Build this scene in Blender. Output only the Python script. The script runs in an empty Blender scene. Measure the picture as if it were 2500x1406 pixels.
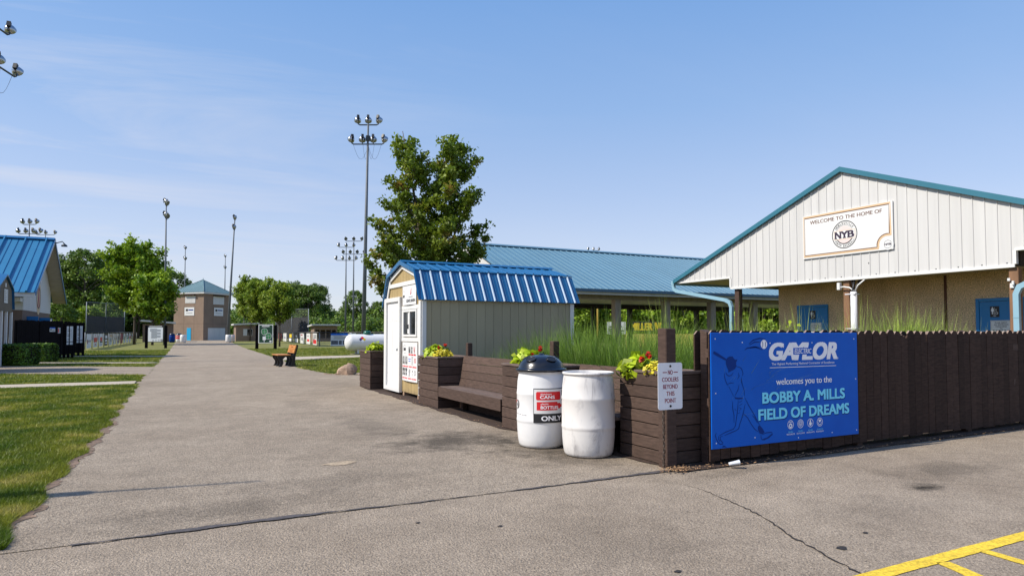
import bpy, math, random
import numpy as np
from mathutils import Vector, Matrix
from mathutils.geometry import tessellate_polygon
R = math.radians
scene = bpy.context.scene
col = scene.collection
# ------------------------------------------------------------------ camera
cam_d = bpy.data.cameras.new('camera'); cam = bpy.data.objects.new('camera', cam_d); col.objects.link(cam)
cam_d.sensor_width = 36; cam_d.lens = 23.04
PITCH = math.degrees(math.atan(60 / 1600))
cam.location = (0, 0, 1.4); cam.rotation_euler = (R(90 + PITCH), 0, R(-27.06))
cam_d.shift_y = 0.0196; cam_d.clip_start = 0.05; cam_d.clip_end = 5000
scene.camera = cam
# ------------------------------------------------------------------ sky and sun
SUN_EL, SUN_AZ = 44.0, 8.0          # azimuth: degrees from -X towards +Y
sdir = Vector((-math.cos(R(SUN_EL)) * math.cos(R(SUN_AZ)), math.cos(R(SUN_EL)) * math.sin(R(SUN_AZ)), math.sin(R(SUN_EL))))
world = bpy.data.worlds.new('World'); scene.world = world; world.use_nodes = True
wn, wl = world.node_tree.nodes, world.node_tree.links
wn.clear()
wo = wn.new('ShaderNodeOutputWorld'); bg = wn.new('ShaderNodeBackground')
sky = wn.new('ShaderNodeTexSky'); sky.sky_type = 'NISHITA'; sky.sun_disc = False
sky.sun_elevation = R(SUN_EL); sky.sun_rotation = math.atan2(sdir.x, sdir.y)
sky.air_density = 1.0; sky.dust_density = 0.6; sky.ozone_density = 3.0; sky.altitude = 250
bg.inputs['Strength'].default_value = 0.15
# thin cirrus: noise on a plane high above, read along the view direction
tc = wn.new('ShaderNodeTexCoord'); sep = wn.new('ShaderNodeSeparateXYZ'); wl.new(tc.outputs['Generated'], sep.inputs[0])
def wmath(op, a, b=None):
    n = wn.new('ShaderNodeMath'); n.operation = op
    for i, v in enumerate((a, b)):
        if v is None: continue
        if isinstance(v, (int, float)): n.inputs[i].default_value = v
        else: wl.new(v, n.inputs[i])
    return n.outputs[0]
zz = wmath('MAXIMUM', wmath('ADD', sep.outputs[2], 0.06), 0.03)
comb = wn.new('ShaderNodeCombineXYZ')
wl.new(wmath('DIVIDE', sep.outputs[0], zz), comb.inputs[0]); wl.new(wmath('DIVIDE', sep.outputs[1], zz), comb.inputs[1])
mp = wn.new('ShaderNodeMapping'); mp.inputs['Rotation'].default_value = (0, 0, R(28)); mp.inputs['Scale'].default_value = (0.42, 1.05, 1)
mp.inputs['Location'].default_value = (1.3, 0.4, 0)
wl.new(comb.outputs[0], mp.inputs[0])
nz = wn.new('ShaderNodeTexNoise'); nz.inputs['Scale'].default_value = 1.0; nz.inputs['Detail'].default_value = 7; nz.inputs['Roughness'].default_value = 0.62
nz.inputs['Distortion'].default_value = 0.5
wl.new(mp.outputs[0], nz.inputs['Vector'])
cr = wn.new('ShaderNodeValToRGB'); cr.color_ramp.elements[0].position = 0.47; cr.color_ramp.elements[1].position = 0.78
wl.new(nz.outputs['Fac'], cr.inputs[0])
nz2 = wn.new('ShaderNodeTexNoise'); nz2.inputs['Scale'].default_value = 0.16; wl.new(comb.outputs[0], nz2.inputs['Vector'])
cr2 = wn.new('ShaderNodeValToRGB'); cr2.color_ramp.elements[0].position = 0.40; cr2.color_ramp.elements[1].position = 0.62
wl.new(nz2.outputs['Fac'], cr2.inputs[0])
left = wmath('MINIMUM', wmath('MAXIMUM', wmath('ADD', wmath('MULTIPLY', sep.outputs[0], -1.6), 0.75), 0.06), 1.0)   # the cirrus lies to the east
cl = wmath('MULTIPLY', wmath('MULTIPLY', cr.outputs[0], left), 0.78)
mix = wn.new('ShaderNodeMix'); mix.data_type = 'RGBA'
wl.new(cl, mix.inputs['Factor'])
hs = wn.new('ShaderNodeHueSaturation'); hs.inputs['Saturation'].default_value = 0.97; hs.inputs['Value'].default_value = 1.0
wl.new(sky.outputs[0], hs.inputs['Color'])
# summer haze: the clear sky is blended with the pale, even blue of a humid morning
hz = wn.new('ShaderNodeValToRGB'); wl.new(sep.outputs[2], hz.inputs[0]); el_ = hz.color_ramp.elements
el_[0].position = 0.0; el_[0].color = (.345, .355, .402, 1); el_[1].position = 1.0; el_[1].color = (.045, .125, .36, 1)
for p_, c_ in ((.09, (.305, .328, .408)), (.20, (.225, .283, .410)), (.32, (.152, .243, .410)), (.47, (.096, .200, .400))): k_ = el_.new(p_); k_.color = (*c_, 1)
hm = wn.new('ShaderNodeMix'); hm.data_type = 'RGBA'; hm.inputs['Factor'].default_value = 0.72
hv = wn.new('ShaderNodeVectorMath'); hv.operation = 'SCALE'; hv.inputs[3].default_value = 11.6; wl.new(hz.outputs[0], hv.inputs[0])
wl.new(hs.outputs[0], hm.inputs[6]); wl.new(hv.outputs[0], hm.inputs[7])
wl.new(hm.outputs[2], mix.inputs[6]); mix.inputs[7].default_value = (4.4, 4.4, 4.8, 1)
wl.new(mix.outputs[2], bg.inputs['Color']); wl.new(bg.outputs[0], wo.inputs[0])
sun_d = bpy.data.lights.new('sun', 'SUN'); sun = bpy.data.objects.new('sun', sun_d); col.objects.link(sun)
sun_d.energy = 4.7; sun_d.angle = R(0.53); sun_d.color = (1.0, 0.925, 0.80)
sun.rotation_euler = sdir.to_track_quat('Z', 'Y').to_euler(); sun.location = (-30, 10, 40)
scene.view_settings.view_transform = 'Standard'; scene.view_settings.look = 'None'
scene.view_settings.exposure = 0.26; scene.view_settings.gamma = 1
scene.cycles.max_bounces = 6; scene.cycles.caustics_reflective = False; scene.cycles.caustics_refractive = False; scene.cycles.transparent_max_bounces = 8
scene.cycles.use_denoising = True
# ------------------------------------------------------------------ materials
def mat(name, c, rough=0.7, var=0.0, scale=3.0, c2=None, bump=0.0, bscale=40.0, metal=0.0, spec=0.5, stretch=(1, 1, 1), coat=0.0, trans=0.0, detail=4, speck=None, island=0.0, grime=None):
    m = bpy.data.materials.new(name); m.use_nodes = True
    n, l = m.node_tree.nodes, m.node_tree.links
    b = n['Principled BSDF']
    b.inputs['Base Color'].default_value = (*c, 1); b.inputs['Roughness'].default_value = rough
    b.inputs['Metallic'].default_value = metal; b.inputs['Specular IOR Level'].default_value = spec
    b.inputs['Coat Weight'].default_value = coat
    if var or bump or c2 or speck or island or grime:
        t = n.new('ShaderNodeTexCoord'); mpn = n.new('ShaderNodeMapping'); mpn.inputs['Scale'].default_value = stretch
        l.new(t.outputs['Object'], mpn.inputs[0])
    src = None
    if var or c2:
        z = n.new('ShaderNodeTexNoise'); z.inputs['Scale'].default_value = scale; z.inputs['Detail'].default_value = detail; z.inputs['Roughness'].default_value = 0.62
        l.new(mpn.outputs[0], z.inputs['Vector'])
        r = n.new('ShaderNodeValToRGB'); r.color_ramp.elements[0].position = 0.3; r.color_ramp.elements[1].position = 0.7
        a = c if c2 else tuple(x * (1 - var) for x in c); d = c2 if c2 else tuple(x * (1 + var) for x in c)
        r.color_ramp.elements[0].color = (*a, 1); r.color_ramp.elements[1].color = (*d, 1)
        l.new(z.outputs['Fac'], r.inputs[0]); src = r.outputs[0]
    if speck:      # (scale, amount): fine grain
        v = n.new('ShaderNodeTexNoise'); v.inputs['Scale'].default_value = speck[0]; v.inputs['Detail'].default_value = 2
        l.new(mpn.outputs[0], v.inputs['Vector'])
        rr = n.new('ShaderNodeMapRange'); rr.inputs[1].default_value = 0.32; rr.inputs[2].default_value = 0.68
        rr.inputs[3].default_value = 1 - speck[1]; rr.inputs[4].default_value = 1 + speck[1]
        l.new(v.outputs['Fac'], rr.inputs[0])
        mx = n.new('ShaderNodeMix'); mx.data_type = 'RGBA'; mx.blend_type = 'MULTIPLY'; mx.inputs['Factor'].default_value = 1
        if src: l.new(src, mx.inputs[6])
        else: mx.inputs[6].default_value = (*c, 1)
        l.new(rr.outputs[0], mx.inputs[7]); src = mx.outputs[2]
    def mulcol(src, fac):
        mx = n.new('ShaderNodeMix'); mx.data_type = 'RGBA'; mx.blend_type = 'MULTIPLY'; mx.inputs['Factor'].default_value = 1
        if src: l.new(src, mx.inputs[6])
        else: mx.inputs[6].default_value = (*c, 1)
        l.new(fac, mx.inputs[7]); return mx.outputs[2]
    if island:     # every board, picket or panel its own tone
        ge = n.new('ShaderNodeNewGeometry'); ri = n.new('ShaderNodeMapRange'); ri.inputs[3].default_value = 1 - island; ri.inputs[4].default_value = 1 + island
        l.new(ge.outputs['Random Per Island'], ri.inputs[0]); src = mulcol(src, ri.outputs[0])
    if grime:      # (height, colour): splashed dirt with an uneven upper edge
        sp_ = n.new('ShaderNodeSeparateXYZ'); l.new(t.outputs['Object'], sp_.inputs[0]); gn = n.new('ShaderNodeTexNoise'); gn.inputs['Scale'].default_value = 7; gn.inputs['Detail'].default_value = 6; l.new(t.outputs['Object'], gn.inputs['Vector'])
        ad = n.new('ShaderNodeMath'); ad.operation = 'MULTIPLY_ADD'; l.new(gn.outputs['Fac'], ad.inputs[0]); ad.inputs[1].default_value = -1.6 * grime[0]; l.new(sp_.outputs[2], ad.inputs[2])
        gr = n.new('ShaderNodeMapRange'); gr.inputs[1].default_value = -.9 * grime[0]; gr.inputs[2].default_value = .25 * grime[0]; gr.inputs[3].default_value = .75; gr.inputs[4].default_value = 0; l.new(ad.outputs[0], gr.inputs[0])
        mx = n.new('ShaderNodeMix'); mx.data_type = 'RGBA'; l.new(gr.outputs[0], mx.inputs['Factor'])
        if src: l.new(src, mx.inputs[6])
        else: mx.inputs[6].default_value = (*c, 1)
        mx.inputs[7].default_value = (*grime[1], 1); src = mx.outputs[2]
    if src: l.new(src, b.inputs['Base Color'])
    if bump:
        z2 = n.new('ShaderNodeTexNoise'); z2.inputs['Scale'].default_value = bscale; z2.inputs['Detail'].default_value = 4
        l.new(mpn.outputs[0], z2.inputs['Vector'])
        bp = n.new('ShaderNodeBump'); bp.inputs['Strength'].default_value = min(1, bump); bp.inputs['Distance'].default_value = 0.01
        l.new(z2.outputs['Fac'], bp.inputs['Height']); l.new(bp.outputs[0], b.inputs['Normal'])
    if trans:
        out = n['Material Output']; tr = n.new('ShaderNodeBsdfTranslucent'); ms = n.new('ShaderNodeMixShader'); ms.inputs[0].default_value = trans
        if src: l.new(src, tr.inputs[0])
        else: tr.inputs[0].default_value = (*c, 1)
        l.new(b.outputs[0], ms.inputs[1]); l.new(tr.outputs[0], ms.inputs[2]); l.new(ms.outputs[0], out.inputs['Surface'])
    return m
M = {}
def lin(r, g, b): return tuple(((x / 255) / 12.92 if x <= 10 else (((x / 255) + 0.055) / 1.055) ** 2.4) for x in (r, g, b))
M['wood'] = mat('brown_stained_wood', (0.076, 0.049, 0.039), 0.75, 0.28, 2.5, spec=.2, island=.15, bump=0.35, bscale=14, stretch=(3, 3, 22), speck=(60, 0.18))
M['wood_h'] = mat('brown_stained_boards', (0.082, 0.054, 0.043), 0.75, 0.30, 2.5, spec=.2, island=.22, bump=0.35, bscale=14, stretch=(3, 3, 22), speck=(60, 0.2))
M['wood_seat'] = mat('worn_brown_boards', (0.105, 0.072, 0.058), 0.75, spec=.2, island=.15, c2=(0.17, 0.13, 0.115), scale=5, stretch=(6, 1, 6), bump=0.3, bscale=20, speck=(70, 0.25))
M['wood_dark'] = mat('dark_stained_boards', (0.048, 0.029, 0.022), 0.8, 0.35, 3, spec=.15, island=.30, bump=0.3, bscale=20, stretch=(3, 3, 16))
M['wood_black'] = mat('black_brown_boards', (0.008, 0.006, 0.007), 0.85, 0.3, 3, spec=.1)
M['raw_wood'] = mat('bare_sawn_wood', (0.33, 0.22, 0.15), 0.8, 0.35, 14, bump=0.3)
M['white'] = mat('white_trim_paint', (0.68, 0.68, 0.67), 0.5, 0.03, 2)
M['white_metal'] = mat('white_metal_siding', (0.56, 0.555, 0.55), 0.5, 0.07, 1.0, spec=.3, stretch=(5, 5, .22))
M['white_plastic'] = mat('white_drum_plastic', (0.74, 0.735, 0.73), 0.42, c2=(0.66, 0.66, 0.67), scale=4, bump=0.06, bscale=18)
M['drum_dirty'] = None
M['tan'] = mat('tan_panel_siding', (0.36, 0.265, 0.120), 0.7, 0.08, 3, island=.05, grime=(.2, (.16, .12, .075)), bump=0.15, bscale=60, stretch=(2, 2, .4))
M['tan_stain'] = mat('tan_painted_siding', (0.36, 0.315, 0.205), 0.7, 0.06, 2, island=.05, grime=(.28, (.16, .12, .075)), bump=0.15, bscale=60, stretch=(2, 2, .4))
M['blue_roof'] = mat('blue_painted_metal', (0.006, 0.105, 0.265), 0.36, 0.06, 1.5, spec=0.5, coat=0.2)
M['blue_seam'] = mat('blue_standing_seam_metal', (0.028, 0.175, 0.335), 0.38, 0.07, 1.0, spec=.5)
M['blue_rib'] = mat('blue_rib_highlight', (0.46, 0.57, 0.68), 0.3, 0.05, 3, spec=.8, coat=.5)  # pale colour paints the sun's glint onto the lower roof ribs
M['blue_pale'] = mat('weathered_blue_metal_roof', (0.095, 0.20, 0.275), 0.42, 0.07, 0.8, spec=0.5)
M['teal'] = mat('teal_metal_trim', (0.030, 0.150, 0.215), 0.4, 0.05, 2)
M['tower_roof'] = mat('faded_teal_metal_roof', (0.11, 0.20, 0.225), 0.55, 0.08, 1)
M['stucco'] = mat('pebble_dash_wall', (0.62, 0.45, 0.27), 0.9, 0.18, 1.2, bump=0.9, bscale=45, speck=(38, 0.42))
M['block'] = mat('brown_block_wall', (0.235, 0.165, 0.122), 0.85, 0.10, 0.8, bump=0.2, bscale=10)
M['block_dark'] = mat('dark_brown_block_wall', (0.155, 0.105, 0.082), 0.85, 0.12, 0.8)
M['concrete_post'] = mat('rough_grey_brown_timber', (0.29, 0.245, 0.20), 0.85, 0.2, 3, bump=0.3, bscale=20, stretch=(2, 2, .5))
M['soffit'] = mat('ribbed_beige_soffit', (0.42, 0.37, 0.30), 0.6, 0.05, 2)
M['soffit_dark'] = mat('dark_timber_truss', (0.035, 0.027, 0.024), 0.8, 0.2, 2)  # near-black brown for the porch beams, rear beam and rear posts
M['light_blue'] = mat('pale_blue_downspout_paint', (0.24, 0.41, 0.51), 0.45, 0.06, 3)
M['door_blue'] = mat('blue_door_paint', (0.008, 0.18, 0.46), 0.4, 0.05, 2)
M['cyan'] = mat('bright_blue_door_paint', (0.01, 0.33, 0.62), 0.4)
M['galv'] = mat('galvanised_steel', (0.20, 0.225, 0.25), 0.6, 0.12, 2, metal=0.2, stretch=(1, 1, .3))
M['dark_steel'] = mat('dark_painted_steel', (0.035, 0.045, 0.055), 0.5)
M['black'] = mat('black_housing', (0.010, 0.010, 0.012), 0.5)
M['reflector'] = mat('spun_aluminium_reflector', (0.40, 0.41, 0.43), 0.25, metal=1.0)
M['glass'] = mat('dark_window_glass', (0.012, 0.014, 0.014), 0.06, spec=0.8)
M['navy'] = mat('navy_lid_plastic', (0.005, 0.007, 0.013), 0.25, coat=0.3)
M['red'] = mat('red_print', (0.62, 0.012, 0.018), 0.5)
M['ink'] = mat('black_print', (0.012, 0.012, 0.014), 0.5)
M['grey_ink'] = mat('grey_print', (0.30, 0.30, 0.31), 0.5)
M['brown_ink'] = mat('brown_print', (0.13, 0.055, 0.032), 0.5)
M['purple_ink'] = mat('dark_plum_print', (0.032, 0.018, 0.042), 0.5)
M['maroon'] = mat('maroon_print', (0.28, 0.010, 0.045), 0.5)
M['tan_ink'] = mat('tan_print', (0.62, 0.44, 0.26), 0.5)
M['pink_ink'] = mat('pale_pink_print', (0.72, 0.58, 0.56), 0.5)
M['sign_white'] = mat('white_sign_panel', (0.70, 0.70, 0.70), 0.4)
M['alu'] = mat('aluminium_sign_sheet', (0.78, 0.80, 0.84), 0.35, 0.03, 8)
M['sign_blue'] = mat('royal_blue_sign_print', (0.0008, 0.125, 0.60), 0.55, c2=(0.0005, 0.090, 0.50), scale=1.0, spec=.2)
M['sign_navy'] = mat('dark_blue_print', (0.001, 0.034, 0.22), 0.6, spec=.15)
M['sign_cyan'] = mat('light_blue_print', (0.22, 0.78, 1.0), 0.5, spec=.2)
M['print_white'] = mat('white_print', (0.92, 0.92, 0.95), 0.4)
M['gold'] = mat('yellow_board_print', (0.75, 0.55, 0.03), 0.5)
M['yellow'] = mat('yellow_road_paint', (0.72, 0.50, 0.035), 0.7, 0.10, 3, speck=(55, 0.28), bump=0.5, bscale=120)
M['yellow_cap'] = mat('yellow_wall_padding', (0.62, 0.50, 0.12), 0.6)
M['orange_wood'] = mat('orange_bench_plank', (0.46, 0.185, 0.035), 0.5, 0.12, 6, stretch=(6, 1, 6))
M['tank'] = mat('white_tank_paint', (0.70, 0.70, 0.70), 0.35, 0.03, 3)
M['green_lid'] = mat('dark_green_cap', (0.008, 0.09, 0.06), 0.3)
M['purple'] = mat('hazard_blue', (0.05, 0.03, 0.16), 0.5)
M['mast_steel'] = mat('weathered_mast_steel', (0.11, 0.125, 0.145), 0.6, 0.12, 2, metal=0.2)
M['rock'] = mat('pinkish_boulder', (0.36, 0.25, 0.18), 0.85, 0.3, 3, bump=0.5, bscale=12)
M['rock_grey'] = mat('grey_brown_boulder', (0.22, 0.18, 0.14), 0.85, 0.3, 3, bump=0.5, bscale=12)
M['concrete'] = mat('pale_concrete', (0.44, 0.375, 0.29), 0.85, 0.10, 1.2, bump=0.2, bscale=60, speck=(40, 0.08))
M['mulch'] = mat('dark_mulch', (0.045, 0.026, 0.018), 0.95, 0.5, 30, bump=0.9, bscale=60)
M['dirt'] = mat('brown_soil', (0.17, 0.115, 0.08), 0.95, 0.45, 9, bump=0.7, bscale=60, speck=(40, 0.35))
M['bark'] = mat('tree_bark', (0.085, 0.065, 0.05), 0.9, 0.3, 6, bump=0.6, bscale=25, stretch=(3, 3, .6))
M['mesh_black'] = mat('black_windscreen_mesh', (0.012, 0.013, 0.016), 0.8, 0.2, 1)
M['chain'] = mat('rusty_chain_steel', (0.10, 0.085, 0.075), 0.5, 0.3, 30, metal=0.6)
M['clear'] = mat('crushed_clear_plastic', (0.62, 0.66, 0.72), 0.2, spec=0.8)
M['straw'] = mat('dry_leaf_litter', (0.30, 0.15, 0.07), 0.9, c2=(0.42, 0.28, 0.15), scale=30)
M['photo_dark'] = mat('dark_photo_print', (0.05, 0.055, 0.07), 0.5, c2=(0.16, 0.17, 0.19), scale=9)
M['photo_green'] = mat('green_map_print', (0.004, 0.045, 0.022), 0.5)
M['map_green'] = mat('mid_green_map_print', (0.03, 0.20, 0.07), 0.5)
M['olive_panel'] = mat('chain_link_with_dry_grass_tone', (0.16, 0.15, 0.08), 0.8)
def leaf_mat(name, a, b, c=None, scale=1.2, trans=0.30):
    m = bpy.data.materials.new(name); m.use_nodes = True
    n, l = m.node_tree.nodes, m.node_tree.links; p = n['Principled BSDF']; out = n['Material Output']
    t = n.new('ShaderNodeTexCoord'); z = n.new('ShaderNodeTexNoise'); z.inputs['Scale'].default_value = scale; z.inputs['Detail'].default_value = 3
    l.new(t.outputs['Object'], z.inputs['Vector'])
    r = n.new('ShaderNodeValToRGB'); e = r.color_ramp.elements
    e[0].position = 0.36; e[0].color = (*a, 1); e[1].position = 0.60; e[1].color = (*b, 1)
    if c: k = e.new(0.72); k.color = (*c, 1)
    l.new(z.outputs['Fac'], r.inputs[0])
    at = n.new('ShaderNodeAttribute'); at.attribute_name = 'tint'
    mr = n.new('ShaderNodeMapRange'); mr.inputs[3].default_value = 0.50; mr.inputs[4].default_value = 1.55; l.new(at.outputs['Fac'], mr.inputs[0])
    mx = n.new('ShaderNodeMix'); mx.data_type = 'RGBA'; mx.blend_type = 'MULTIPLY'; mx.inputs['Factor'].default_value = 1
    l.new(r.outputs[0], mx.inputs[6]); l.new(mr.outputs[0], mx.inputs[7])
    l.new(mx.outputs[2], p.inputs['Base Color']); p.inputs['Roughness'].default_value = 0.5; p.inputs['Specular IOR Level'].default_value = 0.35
    tr = n.new('ShaderNodeBsdfTranslucent'); ms = n.new('ShaderNodeMixShader'); ms.inputs[0].default_value = trans
    l.new(mx.outputs[2], tr.inputs[0]); l.new(p.outputs[0], ms.inputs[1]); l.new(tr.outputs[0], ms.inputs[2]); l.new(ms.outputs[0], out.inputs['Surface'])
    return m
M['leaf_maple'] = leaf_mat('maple_leaves', (0.085, 0.150, 0.011), (0.185, 0.240, 0.020), (0.34, 0.21, 0.055), 1.1, .36)
M['leaf_bright'] = leaf_mat('bright_green_leaves', (0.10, 0.20, 0.014), (0.25, 0.35, 0.022), None, 0.7, .36)
M['leaf_sunny'] = leaf_mat('sunny_lime_green_leaves', (0.12, 0.23, 0.014), (0.30, 0.40, 0.03), None, 0.5, .36)
M['leaf_young'] = leaf_mat('yellow_green_leaves', (0.105, 0.18, 0.015), (0.24, 0.31, 0.032), None, 0.8, .36)
M['leaf_dark'] = leaf_mat('dark_green_leaves', (0.075, 0.140, 0.026), (0.165, 0.245, 0.052), None, 0.25, 0.28)
M['leaf_mid'] = leaf_mat('mid_green_leaves', (0.075, 0.145, 0.018), (0.155, 0.235, 0.032), None, 0.3, 0.3)
M['leaf_hedge'] = leaf_mat('clipped_hedge_leaves', (0.060, 0.125, 0.012), (0.13, 0.23, 0.02), None, 3, 0.2)
M['leaf_lime'] = leaf_mat('lime_leaves', (0.30, 0.42, 0.015), (0.50, 0.60, 0.03), None, 8, 0.35)
M['leaf_yellow'] = leaf_mat('yellow_bloom', (0.55, 0.48, 0.02), (0.70, 0.60, 0.05), None, 12, 0.2)
M['petal_red'] = leaf_mat('red_petals', (0.55, 0.010, 0.012), (0.72, 0.05, 0.02), None, 14, 0.2)
M['leaf_plant'] = leaf_mat('dark_plant_leaves', (0.035, 0.09, 0.012), (0.08, 0.15, 0.02), None, 6, 0.25)
M['blade'] = leaf_mat('ornamental_grass_blades', (0.075, 0.155, 0.016), (0.22, 0.34, 0.045), None, 1.6, 0.34)
M['blade_pale'] = leaf_mat('pale_ornamental_grass_blades', (0.24, 0.35, 0.04), (0.46, 0.55, 0.12), None, 2, 0.35)
M['lawn_blade'] = leaf_mat('lawn_grass_blades', (0.080, 0.140, 0.007), (0.23, 0.25, 0.023), (0.50, 0.42, 0.12), 1.3, 0.32)

# ------------------------------------------------------------------ object helpers
ORG = {}
def tag(o, label=None, cat=None, group=None, kind=None):
    if label: o['label'] = label
    if cat: o['category'] = cat
    if group: o['group'] = group
    if kind: o['kind'] = kind
    return o
def thing(name, loc, label, cat, group=None, rz=0.0):
    o = bpy.data.objects.new(name, None); col.objects.link(o); o.empty_display_size = 0.2
    o.location = loc; o.rotation_euler = (0, 0, rz); ORG[o.name] = Vector(loc)
    return tag(o, label, cat, group)
class B:
    """Collects faces in world (or prototype) coordinates; build() links them as ONE mesh object."""
    def __init__(s): s.v = []; s.f = []; s.mi = []; s.sm = []
    def add(s, vs, fs, mi=0, smooth=False):
        k = len(s.v); s.v += [tuple(p) for p in vs]
        for f in fs: s.f.append(tuple(i + k for i in f)); s.mi.append(mi); s.sm.append(smooth)
        return s
    def box(s, x0, x1, y0, y1, z0, z1, mi=0):
        vs = [(x, y, z) for z in (z0, z1) for y in (y0, y1) for x in (x0, x1)]
        return s.add(vs, [(0, 2, 3, 1), (4, 5, 7, 6), (0, 1, 5, 4), (2, 6, 7, 3), (0, 4, 6, 2), (1, 3, 7, 5)], mi)
    def bbox(s, x0, x1, y0, y1, z0, z1, b=0.006, mi=0):
        """box with chamfered edges (24 vertices)"""
        X, Y, Z = (x0, x1), (y0, y1), (z0, z1); vs = []; ix = {}
        for i in (0, 1):
            for j in (0, 1):
                for k in (0, 1):
                    sx, sy, sz = (1 - 2 * i) * b, (1 - 2 * j) * b, (1 - 2 * k) * b
                    for a, p in enumerate(((X[i], Y[j] + sy, Z[k] + sz), (X[i] + sx, Y[j], Z[k] + sz), (X[i] + sx, Y[j] + sy, Z[k]))):
                        ix[(i, j, k, a)] = len(vs); vs.append(p)
        fs = []
        for a, o1, o2 in ((0, 1, 2), (1, 0, 2), (2, 0, 1)):
            for e in (0, 1):
                q = []
                for p1, p2 in ((0, 0), (1, 0), (1, 1), (0, 1)):
                    t = [0, 0, 0]; t[a] = e; t[o1] = p1; t[o2] = p2; q.append(ix[(*t, a)])
                fs.append(q)
        for a, o1, o2 in ((0, 1, 2), (1, 0, 2), (2, 0, 1)):
            for e1 in (0, 1):
                for e2 in (0, 1):
                    t0 = [0, 0, 0]; t0[o1] = e1; t0[o2] = e2; t1 = list(t0); t1[a] = 1
                    fs.append([ix[(*t0, o1)], ix[(*t1, o1)], ix[(*t1, o2)], ix[(*t0, o2)]])
        for i in (0, 1):
            for j in (0, 1):
                for k in (0, 1): fs.append([ix[(i, j, k, 0)], ix[(i, j, k, 1)], ix[(i, j, k, 2)]])
        return s.add(vs, fs, mi)
    def hexa(s, pts, mi=0):
        """8 points: 4 bottom loop then 4 top loop"""
        return s.add(pts, [(3, 2, 1, 0), (4, 5, 6, 7), (0, 1, 5, 4), (1, 2, 6, 5), (2, 3, 7, 6), (3, 0, 4, 7)], mi)
    def slab(s, poly, off, mi=0):
        """planar 3-D polygon extruded by vector off"""
        n = len(poly); off = Vector(off); a = [Vector(p) for p in poly]; b = [p + off for p in a]
        return s.add(a + b, [tuple(range(n))[::-1], tuple(range(n, 2 * n))] + [(i, (i + 1) % n, n + (i + 1) % n, n + i) for i in range(n)], mi)
    def tube(s, pts, r, n=8, mi=0, caps=True, smooth=True):
        pts = [Vector(p) for p in pts]; rs = r if isinstance(r, (list, tuple)) else [r] * len(pts)
        vs = []; up = Vector((0, 0, 1))
        for i, p in enumerate(pts):
            d = (pts[min(i + 1, len(pts) - 1)] - pts[max(i - 1, 0)])
            d = d.normalized() if d.length > 1e-9 else Vector((0, 0, 1))
            a = d.cross(up)
            if a.length < 0.05: a = d.cross(Vector((1, 0, 0)))
            a.normalize(); b = d.cross(a)
            for k in range(n):
                t = 2 * math.pi * k / n; vs.append(p + (a * math.cos(t) + b * math.sin(t)) * rs[i])
        fs = []
        for i in range(len(pts) - 1):
            for k in range(n): fs.append((i * n + k, i * n + (k + 1) % n, (i + 1) * n + (k + 1) % n, (i + 1) * n + k))
        s.add(vs, fs, mi, smooth)
        if caps: 
            m = len(s.v) - len(vs); L = (len(pts) - 1) * n
            s.f += [tuple(m + k for k in range(n))[::-1], tuple(m + L + k for k in range(n))]; s.mi += [mi, mi]; s.sm += [False, False]
        return s
    def rtube(s, pts, w, h, mi=0):
        """rectangular duct along a path lying in a plane x = const; w across x, h in the plane"""
        pts = [Vector(p) for p in pts]; vs = []
        for i, p in enumerate(pts):
            d0 = (p - pts[i - 1]).normalized() if i else None
            d1 = (pts[i + 1] - p).normalized() if i < len(pts) - 1 else None
            d = (d0 or d1) + (d1 or d0); d.normalize(); nrm = Vector((1, 0, 0)).cross(d)
            k = 1 / max(0.5, d.dot(d0 or d1))
            for a, b in ((-1, -1), (1, -1), (1, 1), (-1, 1)): vs.append(p + Vector((a * w / 2, 0, 0)) + nrm * (b * h / 2 * k))
        n = len(pts); fs = [(3, 2, 1, 0), tuple((n - 1) * 4 + i for i in range(4))]
        for i in range(n - 1):
            for k in range(4): fs.append((i * 4 + k, i * 4 + (k + 1) % 4, i * 4 + 4 + (k + 1) % 4, i * 4 + 4 + k))
        return s.add(vs, fs, mi)
    def lathe(s, prof, c, n=32, mi=0, axis='z', smooth=True):
        """profile of (radius, height) pairs turned round the axis through c"""
        vs = []; fs = []; c = Vector(c)
        for r, h in prof:
            for k in range(n):
                t = 2 * math.pi * k / n; x, y = r * math.cos(t), r * math.sin(t)
                vs.append(c + (Vector((x, y, h)) if axis == 'z' else Vector((h, x, y)) if axis == 'x' else Vector((x, h, y))))
        for i in range(len(prof) - 1):
            for k in range(n): fs.append((i * n + k, i * n + (k + 1) % n, (i + 1) * n + (k + 1) % n, (i + 1) * n + k))
        s.add(vs, fs, mi, smooth)
        return s
    def build(s, name, m, parent=None, root=None, local=False, auto=None):
        o = bpy.data.objects.new(name, None if False else bpy.data.meshes.new(name)); me = o.data
        org = Vector((0, 0, 0))
        if parent is not None and not local:
            p = parent
            while p is not None:
                org += Vector(p.location); p = p.parent
        me.from_pydata([tuple(Vector(p) - org) for p in s.v] if org.length else s.v, [], s.f)
        for mm in (m if isinstance(m, (list, tuple)) else [m]): me.materials.append(mm)
        me.polygons.foreach_set('material_index', s.mi); me.polygons.foreach_set('use_smooth', s.sm)
        me.update()
        col.objects.link(o)
        if parent is not None: o.parent = parent
        return o
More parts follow.
